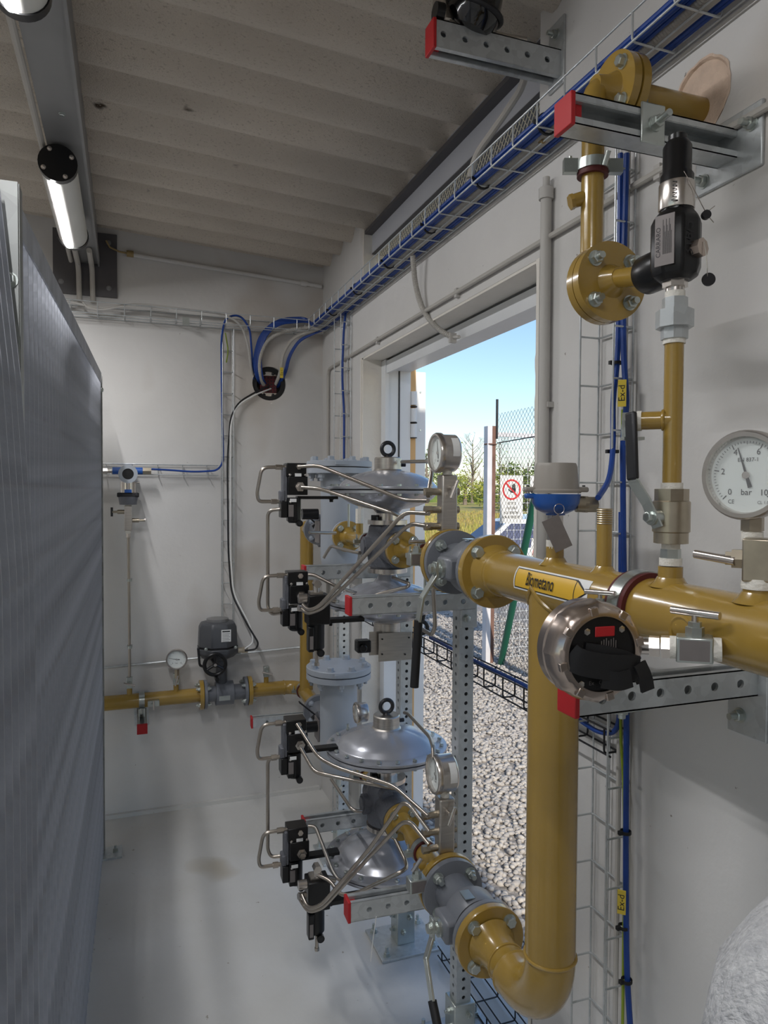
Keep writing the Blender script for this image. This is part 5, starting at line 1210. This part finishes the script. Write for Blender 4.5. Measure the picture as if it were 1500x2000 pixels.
# needle valves on the outlet pipes
needlevalve('needle valve with name plate below the upper outlet pipe', aD(814, 1092, 1.72), SN, .044, .03, Z1, tl=.04, hx=SN)
needlevalve('needle valve with name plate above the lower zinc arm', aD(814, 1726, 1.68), SN, .044, .032, Z1, tl=.036, hx=(SN*.6+Z1*.8))
part('cable_tie', MB().tube([aD(735, 1790, 1.755), aD(728, 1840, 1.76), aD(724, 1878, 1.76)], .0012, n=5), 'white', None, label='loose white cable tie hanging by the floor plate', cat='cable tie')
# ================================================================ instruments on the back wall
t = thing('motor_valve', 'grey ball valve with dark motor actuator and handwheel on the rear pipe', 'valve', (.475, PY, ZL-.07))
FA, FB = bx_(393)+.009, bx_(487)-.009
for x in (FA, FB): part('end_flange', MB().cyl((x+(.003 if x == FA else -.016), PY, ZL), (x+(.016 if x == FA else -.003), PY, ZL), .067, n=40), 'grey', t)
part('body', MB().cyl((FA+.01, PY, ZL), (FB-.01, PY, ZL), .036, n=32), 'grey', t); part('centre_block', MB().cyl((bx_(421), PY, ZL), (bx_(455), PY, ZL), .055, n=32), 'grey', t)
part('body_plate', MB().box((bx_(436), PY-.054, ZL-.01), (.05, .003, .022)), 'zinc', t)
for x, d in ((FA-.018, -1), (FB+.018, 1)): bolts(t, (x, PY, ZL), X1*d, .052, 4, .009, .011, .006)
for x, d in ((FA+.016, 1), (FB-.016, -1)): bolts(t, (x, PY, ZL), X1*d, .052, 4, .009, .011, .006)
AC = aY(425, 1246, PY-.02); az = AC.z
part('actuator_cover', MB().lathe([(.092, az-.035), (.094, az-.03), (.09, az+.055), (.08, az+.075), (.06, az+.08)], (AC.x, AC.y, 0), Z1, 8, spin=math.pi/8), 'actu', t, bevel=.008)
part('actuator_base', MB().lathe([(.05, az-.095), (.075, az-.085), (.096, az-.065), (.097, az-.038)], (AC.x, AC.y, 0), Z1, 8, spin=math.pi/8), 'actu', t, bevel=.006)
part('seam', MB().lathe([(.095, az-.038), (.095, az-.034)], (AC.x, AC.y, 0), Z1, 8, spin=math.pi/8), 'rubber', t)
part('position_window', MB().cyl((AC.x, AC.y, az+.08), (AC.x, AC.y, az+.092), .05, n=28), 'beam', t); part('stem_housing', MB().cyl((AC.x+.02, PY, ZL+.04), (AC.x+.02, PY, az-.08), .026), 'actu', t)
lbp = part('type_label', MB().box((AC.x+.028, AC.y-.0875, az+.025), (.043, .002, .055)), 'white', t); tm = MB(); tm.box((AC.x+.028, AC.y-.0888, az+.045), (.034, .0004, .0055))
for k in range(6): tm.box((AC.x+.028-.002*(k % 2), AC.y-.0888, az+.035-k*.007), (.034-.004*(k % 2), .0004, .0014))
part('label_print', tm, 'signb', lbp, smooth=False)
for x in (-.062, .07): inst('cover_bolt', boltmesh(.006, .008), t, (AC.x+x, AC.y-.088, az-.03), (0, -1, 0))
hw = aY(420, 1298, AC.y-.13)
part('handwheel', MB().torus(hw, Y1, .046, .0085, n=40, m=10), 'black', t); sp = MB()
for k in range(3): a = math.pi/2+2*math.pi*k/3; sp.cyl(hw, hw+V((math.cos(a), 0, math.sin(a)))*.044, .007, n=8)
part('handwheel_spokes', sp.cyl(hw-Y1*.006, hw+Y1*.1, .012), 'black', t, kind='stuff'); part('handwheel_hub', MB().cyl(hw-Y1*.012, hw-Y1*.005, .007), 'steel', t)
part('crank_knob', MB().cyl(hw+V((.006, -.03, -.062)), hw+V((.006, .02, -.062)), .009).cyl(hw+V((.006, -.032, -.062)), hw+V((.006, -.03, -.062)), .0055), 'black', t)
part('declutch_lever', MB().tube([aY(387, 1266, AC.y-.09), aY(390, 1300, AC.y-.09), aY(402, 1303, AC.y-.06)], .0055, bend=.012), 'dark', t)
part('cable_gland', MB().cyl((AC.x+.09, AC.y-.02, az-.06), (AC.x+.108, AC.y-.02, az-.06), .013, n=8).cyl((AC.x+.108, AC.y-.02, az-.06), (AC.x+.135, AC.y-.02, az-.06), .015, n=6), 'brass', t)
g0 = aY(345, 1288, PY-.03); gauge('dial gauge on the rear wall pipe beside the motor valve', g0, (-.12, -1, .02), .045, .03, needle=172, stem=V((g0.x, PY, ZL+.06))-V((0, .0, 0)), digits=[('0', 225, .56, .2), ('10', -45, .56, .2), ('bar', -90, .4, .2)])
XA, XB, XC = bx_(253), bx_(520), bx_(344)
for (x, lab, sdr) in ((XA, 'T handle valve under the tall transmitter line on the rear pipe', (0, -1, 0)), (XB, 'T handle valve on the rear pipe near the elbow', (0, -1, 0)), (XC, 'T handle valve under the rear dial gauge', (0, -1, 0))):
    needlevalve(lab, (x, PY, ZL+.085), Z1, .05, .026, sdr, plate=False, tl=.05, hx=V((1, -.2, -.25)) if x != XC else V((.25, -.2, 1)))
dv_ = aY(300, 1372, PY-.05); needlevalve('capped T handle drain valve on the front of the rear pipe', (dv_.x, PY-.045, ZL-.005), X1, .05, .026, (0, -1, .0), plate=False, tl=.04, hx=Z1)
AX = aY(277, 1400, BY-.1).x
strut('zinc arm with red cap pointing out of the rear wall under the pipe', (AX, BY-.006, ZL-.08), (AX, BY-.19, ZL-.095), Z1, ((AX, BY-.003, ZL-.06), (.065, .006, .16), (0, -1, 0)), bolt=[V((0, 0, .055))])
t = thing('pipe_clamp', 'zinc clamp holding the rear pipe above the red-capped arm', 'clamp', (AX, PY, ZL-.05)); part('band', MB().ring((AX-.012, PY, ZL), (AX+.012, PY, ZL), .037, .033, 32), 'zinc', t); part('rod', MB().cyl((AX, PY, ZL-.036), (AX, PY, ZL-.065), .006), 'zinc', t); part('ear', MB().box((AX, PY-.03, ZL+.03), (.024, .03, .01)), 'zinc', t); part('u_bolt', MB().cyl((AX-.01, PY-.03, ZL-.085), (AX-.01, PY-.03, ZL-.03), .004).cyl((AX+.01, PY-.03, ZL-.085), (AX+.01, PY-.03, ZL-.03), .004), 'zinc', t)
# tall transmitter
TY = BY-.10
tx = aY(250, 926, TY); t = thing('pressure_transmitter', 'blue and grey transmitter with round display on the rear wall', 'transmitter', (tx.x, TY, tx.z-.14))
sc2 = tx.z/tx.z; u_ = .00236
part('housing', MB().cyl(tx-Y1*.02, tx+Y1*.055, .037, n=32), 'bluep', t); part('cover_ring', MB().ring(tx-Y1*.034, tx-Y1*.018, .0405, .024, 36), 'lgrey', t); part('display', MB().cyl(tx-Y1*.026, tx-Y1*.022, .025), 'black', t)
part('entry_arm', MB().cyl(tx+V((-.065, .02, .015)), tx+V((.062, .02, .015)), .016, n=20), 'bluep', t); part('cable_gland', MB().cyl(tx+V((.062, .02, .015)), tx+V((.098, .02, .015)), .0165, n=6), 'brass', t)
part('blind_plug', MB().cyl(tx+V((-.065, .02, .012)), tx+V((-.085, .02, .012)), .01).cyl(tx+V((-.085, .02, .012)), tx+V((-.12, .02, .012)), .014, n=6), 'steel', t)
part('neck', MB().cyl(tx-Z1*.035, tx-Z1*.082, .033, n=28), 'steel', t); part('blue_mark', MB().box(tx-Z1*.075-Y1*.031, (.03, .006, .014)), 'bluep', t)
part('sensor_flange', MB().box(tx-Z1*.092, (.092, .05, .02)), 'dark', t, bevel=.004); part('sensor_cell', MB().cyl(tx-Z1*.1, tx-Z1*.135, .042, .036, n=24), 'cast', t)
part('tape_wrap', MB().cyl(tx-Z1*.122, tx-Z1*.14, .0145), 'ptfe', t)
for s_ in (-1, 1): inst('flange_bolt', boltmesh(.007, .008, 0, 'dark'), t, tx-Z1*.092+X1*(.036*s_)-Y1*.025, (0, -1, 0))
part('earth_screw', MB().cyl(tx+V((.036, 0, -.036)), tx+V((.048, 0, -.036)), .0045), 'steel', t)
mb_ = tx-Z1*.195; t = thing('valve_manifold', 'two spindle steel block valve hanging under the rear transmitter', 'valve', mb_-Z1*.06)
part('block', MB().box(mb_, (.032, .032, .11)), 'brush', t, bevel=.002)
part('left_spindle', MB().cyl(mb_+V((-.016, 0, .028)), mb_+V((-.045, 0, .028)), .0095, n=12).cyl(mb_+V((-.045, 0, .028)), mb_+V((-.066, 0, .028)), .0055), 'brass', t); part('left_handle', MB().cyl(mb_+V((-.068, 0, .008)), mb_+V((-.068, 0, .048)), .005), 'dark', t)
part('right_spindle', MB().cyl(mb_+V((.016, 0, -.01)), mb_+V((.045, 0, -.01)), .0095, n=12).cyl(mb_+V((.045, 0, -.01)), mb_+V((.07, 0, -.01)), .005), 'brass', t); part('right_handle', MB().cyl(mb_+V((.07, -.012, -.005)), mb_+V((.07, .012, -.015)), .004), 'steel', t)
part('tape_wrap', MB().cyl(mb_-Z1*.055, mb_-Z1*.068, .012), 'ptfe', t); part('outlet_hex', MB().cyl(mb_-Z1*.066, mb_-Z1*.086, .0105, n=6), 'steel', t)
it = MB().tube([mb_-Z1*.08, V((mb_.x+.002, TY, 1.0)), V((XA+.001, PY, ZL+.16)), V((XA, PY, ZL+.108))], .0058, n=12, bend=.1)
t = part('sensing_line', it, 'tube', None, label='straight steel sensing line from the rear transmitter down to the pipe', cat='tube')
for zz in (1.10, .80): part('line_clip', MB().box((mb_.x+(.004), TY+.02, zz), (.022, .05, .006)).cyl((mb_.x+.004, TY, zz-.006), (mb_.x+.004, TY, zz+.006), .009), 'zinc', t)
part('earth_rod', MB().tube([aY(190, 1306, BY-.03), aY(575, 1265, BY-.03), aY(590, 1264, BY-.04)], .006, n=8), 'galv', None, label='thin galvanised round bar running across the rear wall', cat='rod')
# ================================================================ wire cable trays
def tray(label, p0, a, L, w_, wd, h, hd, pitch=.1, nb=3, r=.0021, m='galv'):
    """basket tray: p0 = corner, a = run, w_ = bottom direction x wd, h = side direction x hd"""
    p0 = V(p0); a = V(a).normalized(); w_ = V(w_).normalized(); h = V(h).normalized()
    t = thing('cable_tray', label, 'cable tray', p0, 'galvanised wire cable trays')
    for (x, y) in [(wd*k/(nb-1), 0) for k in range(nb)] + [(0, hd), (wd, hd)] + ([(0, hd*.5), (wd, hd*.5)] if hd > .06 else []):
        q = p0+w_*x+h*y; part('long_wire', MB().cyl(q, q+a*L, r, n=8), m, t)
    rg = MB().tube([V((0, 0, 0))+h*(hd), V((0, 0, 0)), w_*wd, w_*wd+h*hd], r, n=6, bend=.008, seg=3).mesh('cross_wire', K[m])
    n = int(L/pitch)
    for k in range(n+1):
        o = bpy.data.objects.new('cross_wire', rg); COL.objects.link(o); o.parent = t; o.location = a*(min(L, .02+k*pitch))
    return t
tray('wire tray running along the top of the doorway wall below the roof slot', (.812, .30, 2.268), Y1, 3.10, X1, .095, Z1, .05, pitch=.1)
tray('upright wire tray on the wall right of the doorway', (.906, 1.122, .03), Z1, 2.23, Y1, .105, -X1, .045, pitch=.098)
tray('upright wire tray in the far corner beside the doorway', (.906, 2.95, .05), Z1, 2.21, Y1, .10, -X1, .045, pitch=.098)
tray('wire tray along the top of the rear wall', (-.8, 3.345, 2.265), X1, 1.62, Y1, .095, Z1, .05, pitch=.11)
tray('narrow upright wire tray on the rear wall above the motor valve', (.418, 3.438, .84), Z1, 1.42, X1, .052, -Y1, .045, pitch=.1, nb=2)
tray('short level wire tray behind the rear transmitter', (-.55, 3.438, 1.572), X1, .95, Z1, .046, -Y1, .04, pitch=.11, nb=2)
tray('wire tray crossing the doorway behind the regulators', (.874, 1.13, .99), Y1, 1.66, X1, .034, Z1, .05, pitch=.1, nb=2, m='dark')
tray('wire tray lying at floor level by the door threshold', (.93, 1.50, .012), Y1, .55, X1, .09, Z1, .03, pitch=.1, m='dark')
part('tray_link', MB().box(aY(363, 627, 3.342), (.03, .004, .035)), 'zinc', None, label='small plate joining the rear wall tray', cat='plate')
# ================================================================ cables
def cable(label, pts, r=.0055, m='blue', bend=.06, group=None, name='cable', ribs=False):
    mb = MB()
    if ribs:
        tmp = MB().tube(pts, r, n=3, bend=bend, seg=8); c_ = [(tmp.v[i]+tmp.v[i+1]+tmp.v[i+2])/3 for i in range(0, len(tmp.v), 3)]
        out = []; 
        for i in range(len(c_)-1):
            L = (c_[i+1]-c_[i]).length; n = max(1, int(L/.0028))
            for k in range(n): out.append(c_[i].lerp(c_[i+1], k/n))
        out.append(c_[-1]); mb.tube(out, r, n=10, rad=[r if i % 2 else r*.86 for i in range(len(out))])
    else: mb.tube(pts, r, n=8, bend=bend)
    return part(name, mb, m, None, label=label, cat='cable' if not ribs else 'hose', group=group)
random.seed(11)
G1 = 'blue cables on the doorway wall tray'
for k in range(6):
    x = .822+.0095*(k % 3)+random.uniform(-.001, .001); z = 2.276+.0105*(k//3); pts = []
    y = .3
    while y < 3.3: pts.append((x+random.uniform(-.002, .002), y, z+random.uniform(-.001, .002))); y += .32
    pts += [(x, 3.30, z)]
    e = [aY(600, 620+k*1.5, 3.37), aY(545, 622+2*k, 3.39), aY(508+2*k, 650+k, 3.41), aY(495+2.6*k, 700, 3.42), aY(500+2.4*k, 738, 3.42), aY(510+2*k, 752, 3.50)]
    cable(('lower' if k < 3 else 'upper')+' '+('outer', 'middle', 'inner')[k % 3]+' cable of the blue bundle running above the doorway', pts+e, .0052, 'blue', .07, G1)
for k in range(2):
    x = .889+.009*k; pts = [(x, .3+.4*j, 2.277+random.uniform(0, .002)) for j in range(8)]+[(x, 3.32, 2.277)]
    e = [aY(612, 652, 3.37), aY(585, 662+3*k, 3.39), aY(563+3*k, 695, 3.42), aY(556+3*k, 728, 3.42), aY(541+2*k, 756, 3.50)]
    cable(('outer' if k == 0 else 'inner')+' blue cable at the wall side of the doorway tray', pts+e, .005, 'blue', .06, 'blue cables at the wall side of the tray')
cable('ribbed grey flexible conduit lying in the doorway wall tray', [(.857, .3, 2.282), (.858, 1.2, 2.281), (.857, 2.2, 2.282), (.857, 3.3, 2.281), aY(600, 640, 3.37), aY(560, 645, 3.39), aY(522, 662, 3.41), aY(506, 700, 3.42), aY(507, 735, 3.42), aY(517, 756, 3.5)], .0095, 'conduit', .06, ribs=True)
cable('plain grey cable curving from the tray corner into the wall opening', [(.875, .3, 2.28), (.875, 1.8, 2.281), (.875, 3.28, 2.28), aY(600, 648, 3.37), aY(572, 660, 3.39), aY(552, 690, 3.42), aY(548, 728, 3.42), aY(536, 756, 3.5)], .0085, 'conduit', .05)
cable('ribbed grey hose hanging from the wall tray to the door switch', [aX(806, 498, .87), aX(811, 560, .885), aX(828, 612, .90), aX(858, 645, .93), aX(884, 659, .96)], .0095, 'conduit', .06, ribs=True)
part('door_switch', MB().box(aX(884, 659, .96)+V((0, 0, -.002)), (.022, .012, .03)).cyl(aX(884, 659, .96), aX(897, 658, .97), .006), 'pvc', None, label='small grey door contact where the hanging hose ends', cat='switch')
# cables on the near upright tray
cable('left blue cable on the upright tray bowing to the blue transmitter', [aX(1212, 300, .885), aX(1210, 560, .885), aX(1206, 710, .885), aX(1197, 780, .88), aX(1198, 880, .87), aX(1190, 940, .82), aX(1168, 972, .76)], .0052, 'blue', .09)
cable('right blue cable following the whole upright tray to the floor', [aX(1224, 300, .885), aX(1217, 560, .885), aX(1218, 700, .885), aX(1225, 790, .885), aX(1216, 860, .888), aX(1218, 1100, .888), aX(1224, 1380, .888), aX(1222, 1700, .888), aX(1224, 1900, .888), aX(1232, 2020, .888)], .0055, 'blue', .1)
cable('second blue cable curling off the upright tray toward the doorway', [aX(1213, 1000, .89), aX(1212, 1380, .89), aX(1205, 1432, .888), aX(1170, 1432, .888), aX(1130, 1405, .888), aX(1040, 1345, .892), aX(930, 1292, .892), aX(840, 1245, .892)], .005, 'blue', .08)
cable('yellow green earth wire beside the blue cables on the upright tray', [aX(1216, 800, .89), aX(1214, 1000, .89), aX(1212, 1440, .888), aX(1218, 1520, .888), aX(1220, 1660, .888), aX(1216, 2010, .888)], .0028, 'ygreen', .06)
cable('grey cable at the back of the upright tray', [(.898, 1.135, .05), (.898, 1.135, 2.25)], .005, 'pvc', 0)
def tagplate(label, c, n_, h, txt):
    n_ = V(n_).normalized(); u = Z1.cross(n_).normalized(); t = thing('cable_marker', label, 'tag', V(c)-Z1*h/2, 'yellow cable markers')
    part('strip', MB().box(c, (.015, h, .003), (u, Z1, n_)), 'ytag', t); tm = MB(); text(tm, txt, .017, V(c)+n_*.0018, Z1, -u); part('lettering', tm, 'signb', t, smooth=False)
tagplate('yellow cable marker on the upright tray above the blue transmitter', aX(1215, 768, .872), -X1*.7-Y1*.7, .05, 'Ex-d')
tagplate('yellow cable marker low on the upright tray beside the drop leg', aX(1214, 1762, .87), -X1*.7-Y1*.7, .045, 'Ex-d')
tagplate('yellow cable marker on the cables entering the round wall opening', aY(550, 728, 3.40), (0, -1, 0), .05, 'Ex-i')
tie = MB().ring((0, 0, -.003), (0, 0, .003), .0105, .0085, 14)
ORD = ('first ', 'second ', 'third ', 'fourth ', 'fifth ', 'sixth ')
def ties(label, pts, group, r=1.0, ax=Z1):
    for i_, p in enumerate(pts):
        u, v, a = fr(ax); b = MB().ring(V(p)-a*.003, V(p)+a*.003, .0105*r, .0088*r, 14).box(V(p)-X1*.012*r, (.008, .007, .007)); part('cable_tie', b, 'rubber', None, label=ORD[i_]+label, cat='cable tie', group=group)
ties('black cable tie from the top on the upright tray by the doorway', [aX(1204, 709, .885), aX(1198, 882, .872), aX(1222, 1385, .886), aX(1222, 1625, .886), aX(1218, 1810, .886), aX(1224, 1915, .886)], 'black ties on the upright tray')
ties('black cable tie from the viewer on the blue bundle above the doorway', [(.842, 1.33, 2.283), (.842, 1.62, 2.283), (.842, 1.95, 2.283), (.842, 2.3, 2.283), (.842, 2.65, 2.283), (.842, 3.0, 2.283)], 'black ties on the doorway wall tray', 2.3, Y1)
# rear wall cables
cable('single blue cable hanging down the upright tray in the far corner', [(.895, 2.99, 2.28), (.885, 2.985, 2.2), (.885, 3.01, 2.0), (.885, 2.975, 1.85), (.885, 2.975, 1.2), (.885, 2.98, .3)], .0052, 'blue', .08)
cable('blue cable looping over the rear tray and down the narrow upright tray', [aY(496, 745, 3.47), aY(492, 690, 3.41), aY(488, 640, 3.38), aY(468, 614, 3.38), aY(440, 620, 3.38), aY(432, 660, 3.39), aY(433, 760, 3.42), aY(436, 885, 3.415), aY(435, 905, 3.41), aY(424, 919, 3.41), aY(380, 922, 3.41), aY(330, 918, 3.40), aY(285, 916, 3.37)], .0048, 'blue', .06)
cable('grey cable arching from the rear tray into the wall opening', [aY(130, 588, 3.36), aY(200, 604, 3.36), aY(262, 592, 3.36), aY(360, 604, 3.36), aY(430, 612, 3.37), aY(470, 630, 3.38), aY(484, 670, 3.40), aY(490, 720, 3.42), aY(500, 750, 3.5)], .0052, 'pvc', .1)
cable('dark cable from the wall opening down to the motor actuator', [aY(535, 750, 3.50), aY(500, 765, 3.43), aY(465, 786, 3.42), aY(450, 815, 3.41), aY(444, 900, 3.41), aY(446, 1080, 3.40), aY(452, 1160, 3.38), aY(480, 1215, 3.33), aY(505, 1256, 3.31), aY(500, 1268, 3.31), aY(478, 1271, 3.31)], .0042, 'dark', .05)
cable('pale cable from the wall opening down to the motor actuator', [aY(538, 756, 3.50), aY(500, 770, 3.425), aY(462, 792, 3.415), aY(450, 830, 3.405), aY(450, 1080, 3.395), aY(456, 1160, 3.37), aY(490, 1225, 3.33), aY(495, 1256, 3.32), aY(478, 1267, 3.31)], .0038, 'white', .05)
cable('short yellow green wire at the top of the narrow upright tray', [aY(440, 650, 3.42), aY(446, 685, 3.42), aY(442, 708, 3.42)], .003, 'ygreen', .03)
cable('grey cable sagging along the left end of the rear tray', [aY(100, 592, 3.35), aY(160, 585, 3.36), aY(168, 600, 3.35), aY(195, 606, 3.35), aY(250, 596, 3.35), aY(330, 606, 3.36)], .0045, 'pvc', .05)
# sealed cable opening
t = thing('cable_transit', 'round sealed cable opening with maroon blocks in the rear wall', 'transit', (TX, BY+.05, TZ-TR))
part('rubber_ring', MB().ring((TX, BY+.012, TZ), (TX, BY+.06, TZ), TR-.001, TR-.022, 40), 'rubber', t)
for (zz, nm) in ((.052, 'upper_plate'), (-.055, 'lower_plate')):
    s_ = 1 if zz > 0 else -1
    pl = part(nm, MB().prism([(-.042, 0), (.042, 0), (.034, .018*s_), (.016, .027*s_), (-.016, .027*s_), (-.034, .018*s_)] if s_ > 0 else [(-.034, -.018), (-.016, -.027), (.016, -.027), (.034, -.018), (.042, 0), (-.042, 0)], (TX, BY+.02, TZ+zz*.78), X1, Z1, -.02), 'steel', t)
    for x in (-.022, .022): inst('plate_bolt', boltmesh(.006, .006, 0, 'dark'), pl, (TX+x, BY+.018, TZ+zz*.78+.01*s_), (0, -1, 0))
mm = MB().box((0, 0, 0), (.0152, .03, .0152)).mesh('seal_block', K['maroon'], smooth=False); mp = MB().cyl((0, -.0152, 0), (0, -.0158, 0), .0045, n=12).mesh('block_core', K['rubber'])
for i in range(5):
    for j in range(5):
        o = bpy.data.objects.new('seal_block', mm); COL.objects.link(o); o.parent = t; o.location = V((TX-.032+.016*i, BY+.045, TZ-.032+.016*j))-V(t.location)
        q = bpy.data.objects.new('block_core', mp); COL.objects.link(q); q.parent = o
# ================================================================ conduits
cd = part('wall_conduit', MB().tube([(.904, .3, 2.079), (.904, 3.29, 2.083), (.904, 3.31, 2.06), (.904, 3.31, .9)], .0068, n=10, bend=.03), 'conduit', None, label='thin grey conduit running level above the doorway and down the far corner', cat='conduit')
for y in (.98, 1.06, 1.9, 2.6): part('conduit_clip', MB().box((.908, y, 2.08), (.014, .016, .026)), 'pvc', cd)
cd = part('upright_conduit', MB().cyl((.898, 1.417, 1.2), (.898, 1.417, 2.17), .0125, n=20), 'pvc', None, label='upright pale plastic conduit beside the doorway edge', cat='conduit')
part('top_gland', MB().cyl((.898, 1.417, 2.165), (.898, 1.417, 2.19), .017, n=12).cyl((.898, 1.417, 2.19), (.898, 1.417, 2.215), .008), 'pvc', cd); part('conduit_clip', MB().box((.906, 1.417, 1.7), (.016, .034, .012)), 'pvc', cd)
part('tan_cable', MB().tube([aX(1012, 305, .87), aX(1022, 285, .86), aX(1040, 274, .86), aX(1062, 276, .86)], .005, n=8, bend=.02), 'tan', None, label='short tan cable looping out of the doorway wall tray', cat='cable')
# ================================================================ person at the right edge of the picture (only a sleeve shows)
def skin(name, pts, edges, radii, m, parent=None, label=None, cat=None):
    me = bpy.data.meshes.new(name); me.from_pydata([tuple(p) for p in pts], edges, []); me.update()
    o = bpy.data.objects.new(name, me); COL.objects.link(o)
    sk = o.modifiers.new('skin', 'SKIN'); sk.use_smooth_shade = True
    if not me.skin_vertices: me.attributes.new if False else None
    with bpy.context.temp_override(object=o, active_object=o): 
        try: bpy.ops.mesh.customdata_skin_add()
        except Exception: pass
    for i, r in enumerate(radii): me.skin_vertices[0].data[i].radius = (r, r) if not isinstance(r, tuple) else r
    me.skin_vertices[0].data[0].use_root = True
    sb = o.modifiers.new('sub', 'SUBSURF'); sb.levels = 2; sb.render_levels = 2
    o.data.materials.append(K[m])
    if parent: o.parent = parent; o.location = -wloc(parent)
    return tagit(o, label, cat)
bx0, by0 = .66, -.16
t = thing('person', 'person in a light grey heather sweatshirt, sleeve showing at the lower right edge', 'person', (bx0, by0, 0))
E1 = aD(1535, 2000, .45); SHR = V((.60, -.02, 1.40))
pts = [(bx0, by0, .95), (bx0, by0, 1.15), (bx0, by0, 1.36), (bx0, by0, 1.47), (.62, -.06, 1.43), SHR.lerp(E1, .55), E1, E1.lerp(V((.56, .04, 1.0)), .5), (.57, .03, 1.0), (bx0+.02, by0-.2, 1.42), (bx0+.1, by0-.26, 1.15), (bx0+.06, by0-.16, .97), (bx0, by0+.09, .85), (bx0, by0+.1, .48), (bx0, by0+.1, .09), (bx0-.1, by0+.1, .04), (bx0, by0-.09, .85), (bx0, by0-.1, .48), (bx0, by0-.1, .09), (bx0-.1, by0-.1, .04), (bx0-.01, by0, 1.54), (bx0-.02, by0, 1.62), (bx0-.02, by0, 1.72)]
ed = [(0, 1), (1, 2), (2, 3), (2, 4), (4, 5), (5, 6), (6, 7), (7, 8), (2, 9), (9, 10), (10, 11), (0, 12), (12, 13), (13, 14), (14, 15), (0, 16), (16, 17), (17, 18), (18, 19), (3, 20), (20, 21), (21, 22)]
rd = [.13, .125, .14, .07, .105, .108, .102, .075, .05, .075, .055, .045, .085, .065, .05, .04, .085, .065, .05, .04, .055, .085, .07]
bd_ = skin('body', pts, ed, rd, 'wool', t)
part('trousers', MB().tube([(bx0, by0+.092, .90), (bx0, by0+.1, .48), (bx0, by0+.1, .08)], .1, n=20, rad=[.105, .082, .07]).tube([(bx0, by0-.092, .90), (bx0, by0-.1, .48), (bx0, by0-.1, .08)], .1, n=20, rad=[.105, .082, .07]), 'jeans', t)
part('face', MB().lathe([(.0, -.125), (.045, -.11), (.07, -.06), (.078, 0), (.074, .05), (.05, .1), (.0, .118)], (bx0-.025, by0, 1.66), Z1, 24).lathe([(.016, 0), (.012, .012), (.0, .024)], (bx0-.098, by0, 1.645), -X1, 12), 'skin', t)
part('hair', MB().lathe([(.086, 0), (.09, .04), (.07, .09), (.03, .118), (0, .125)], (bx0-.012, by0, 1.665), Z1, 24), 'hair', t)
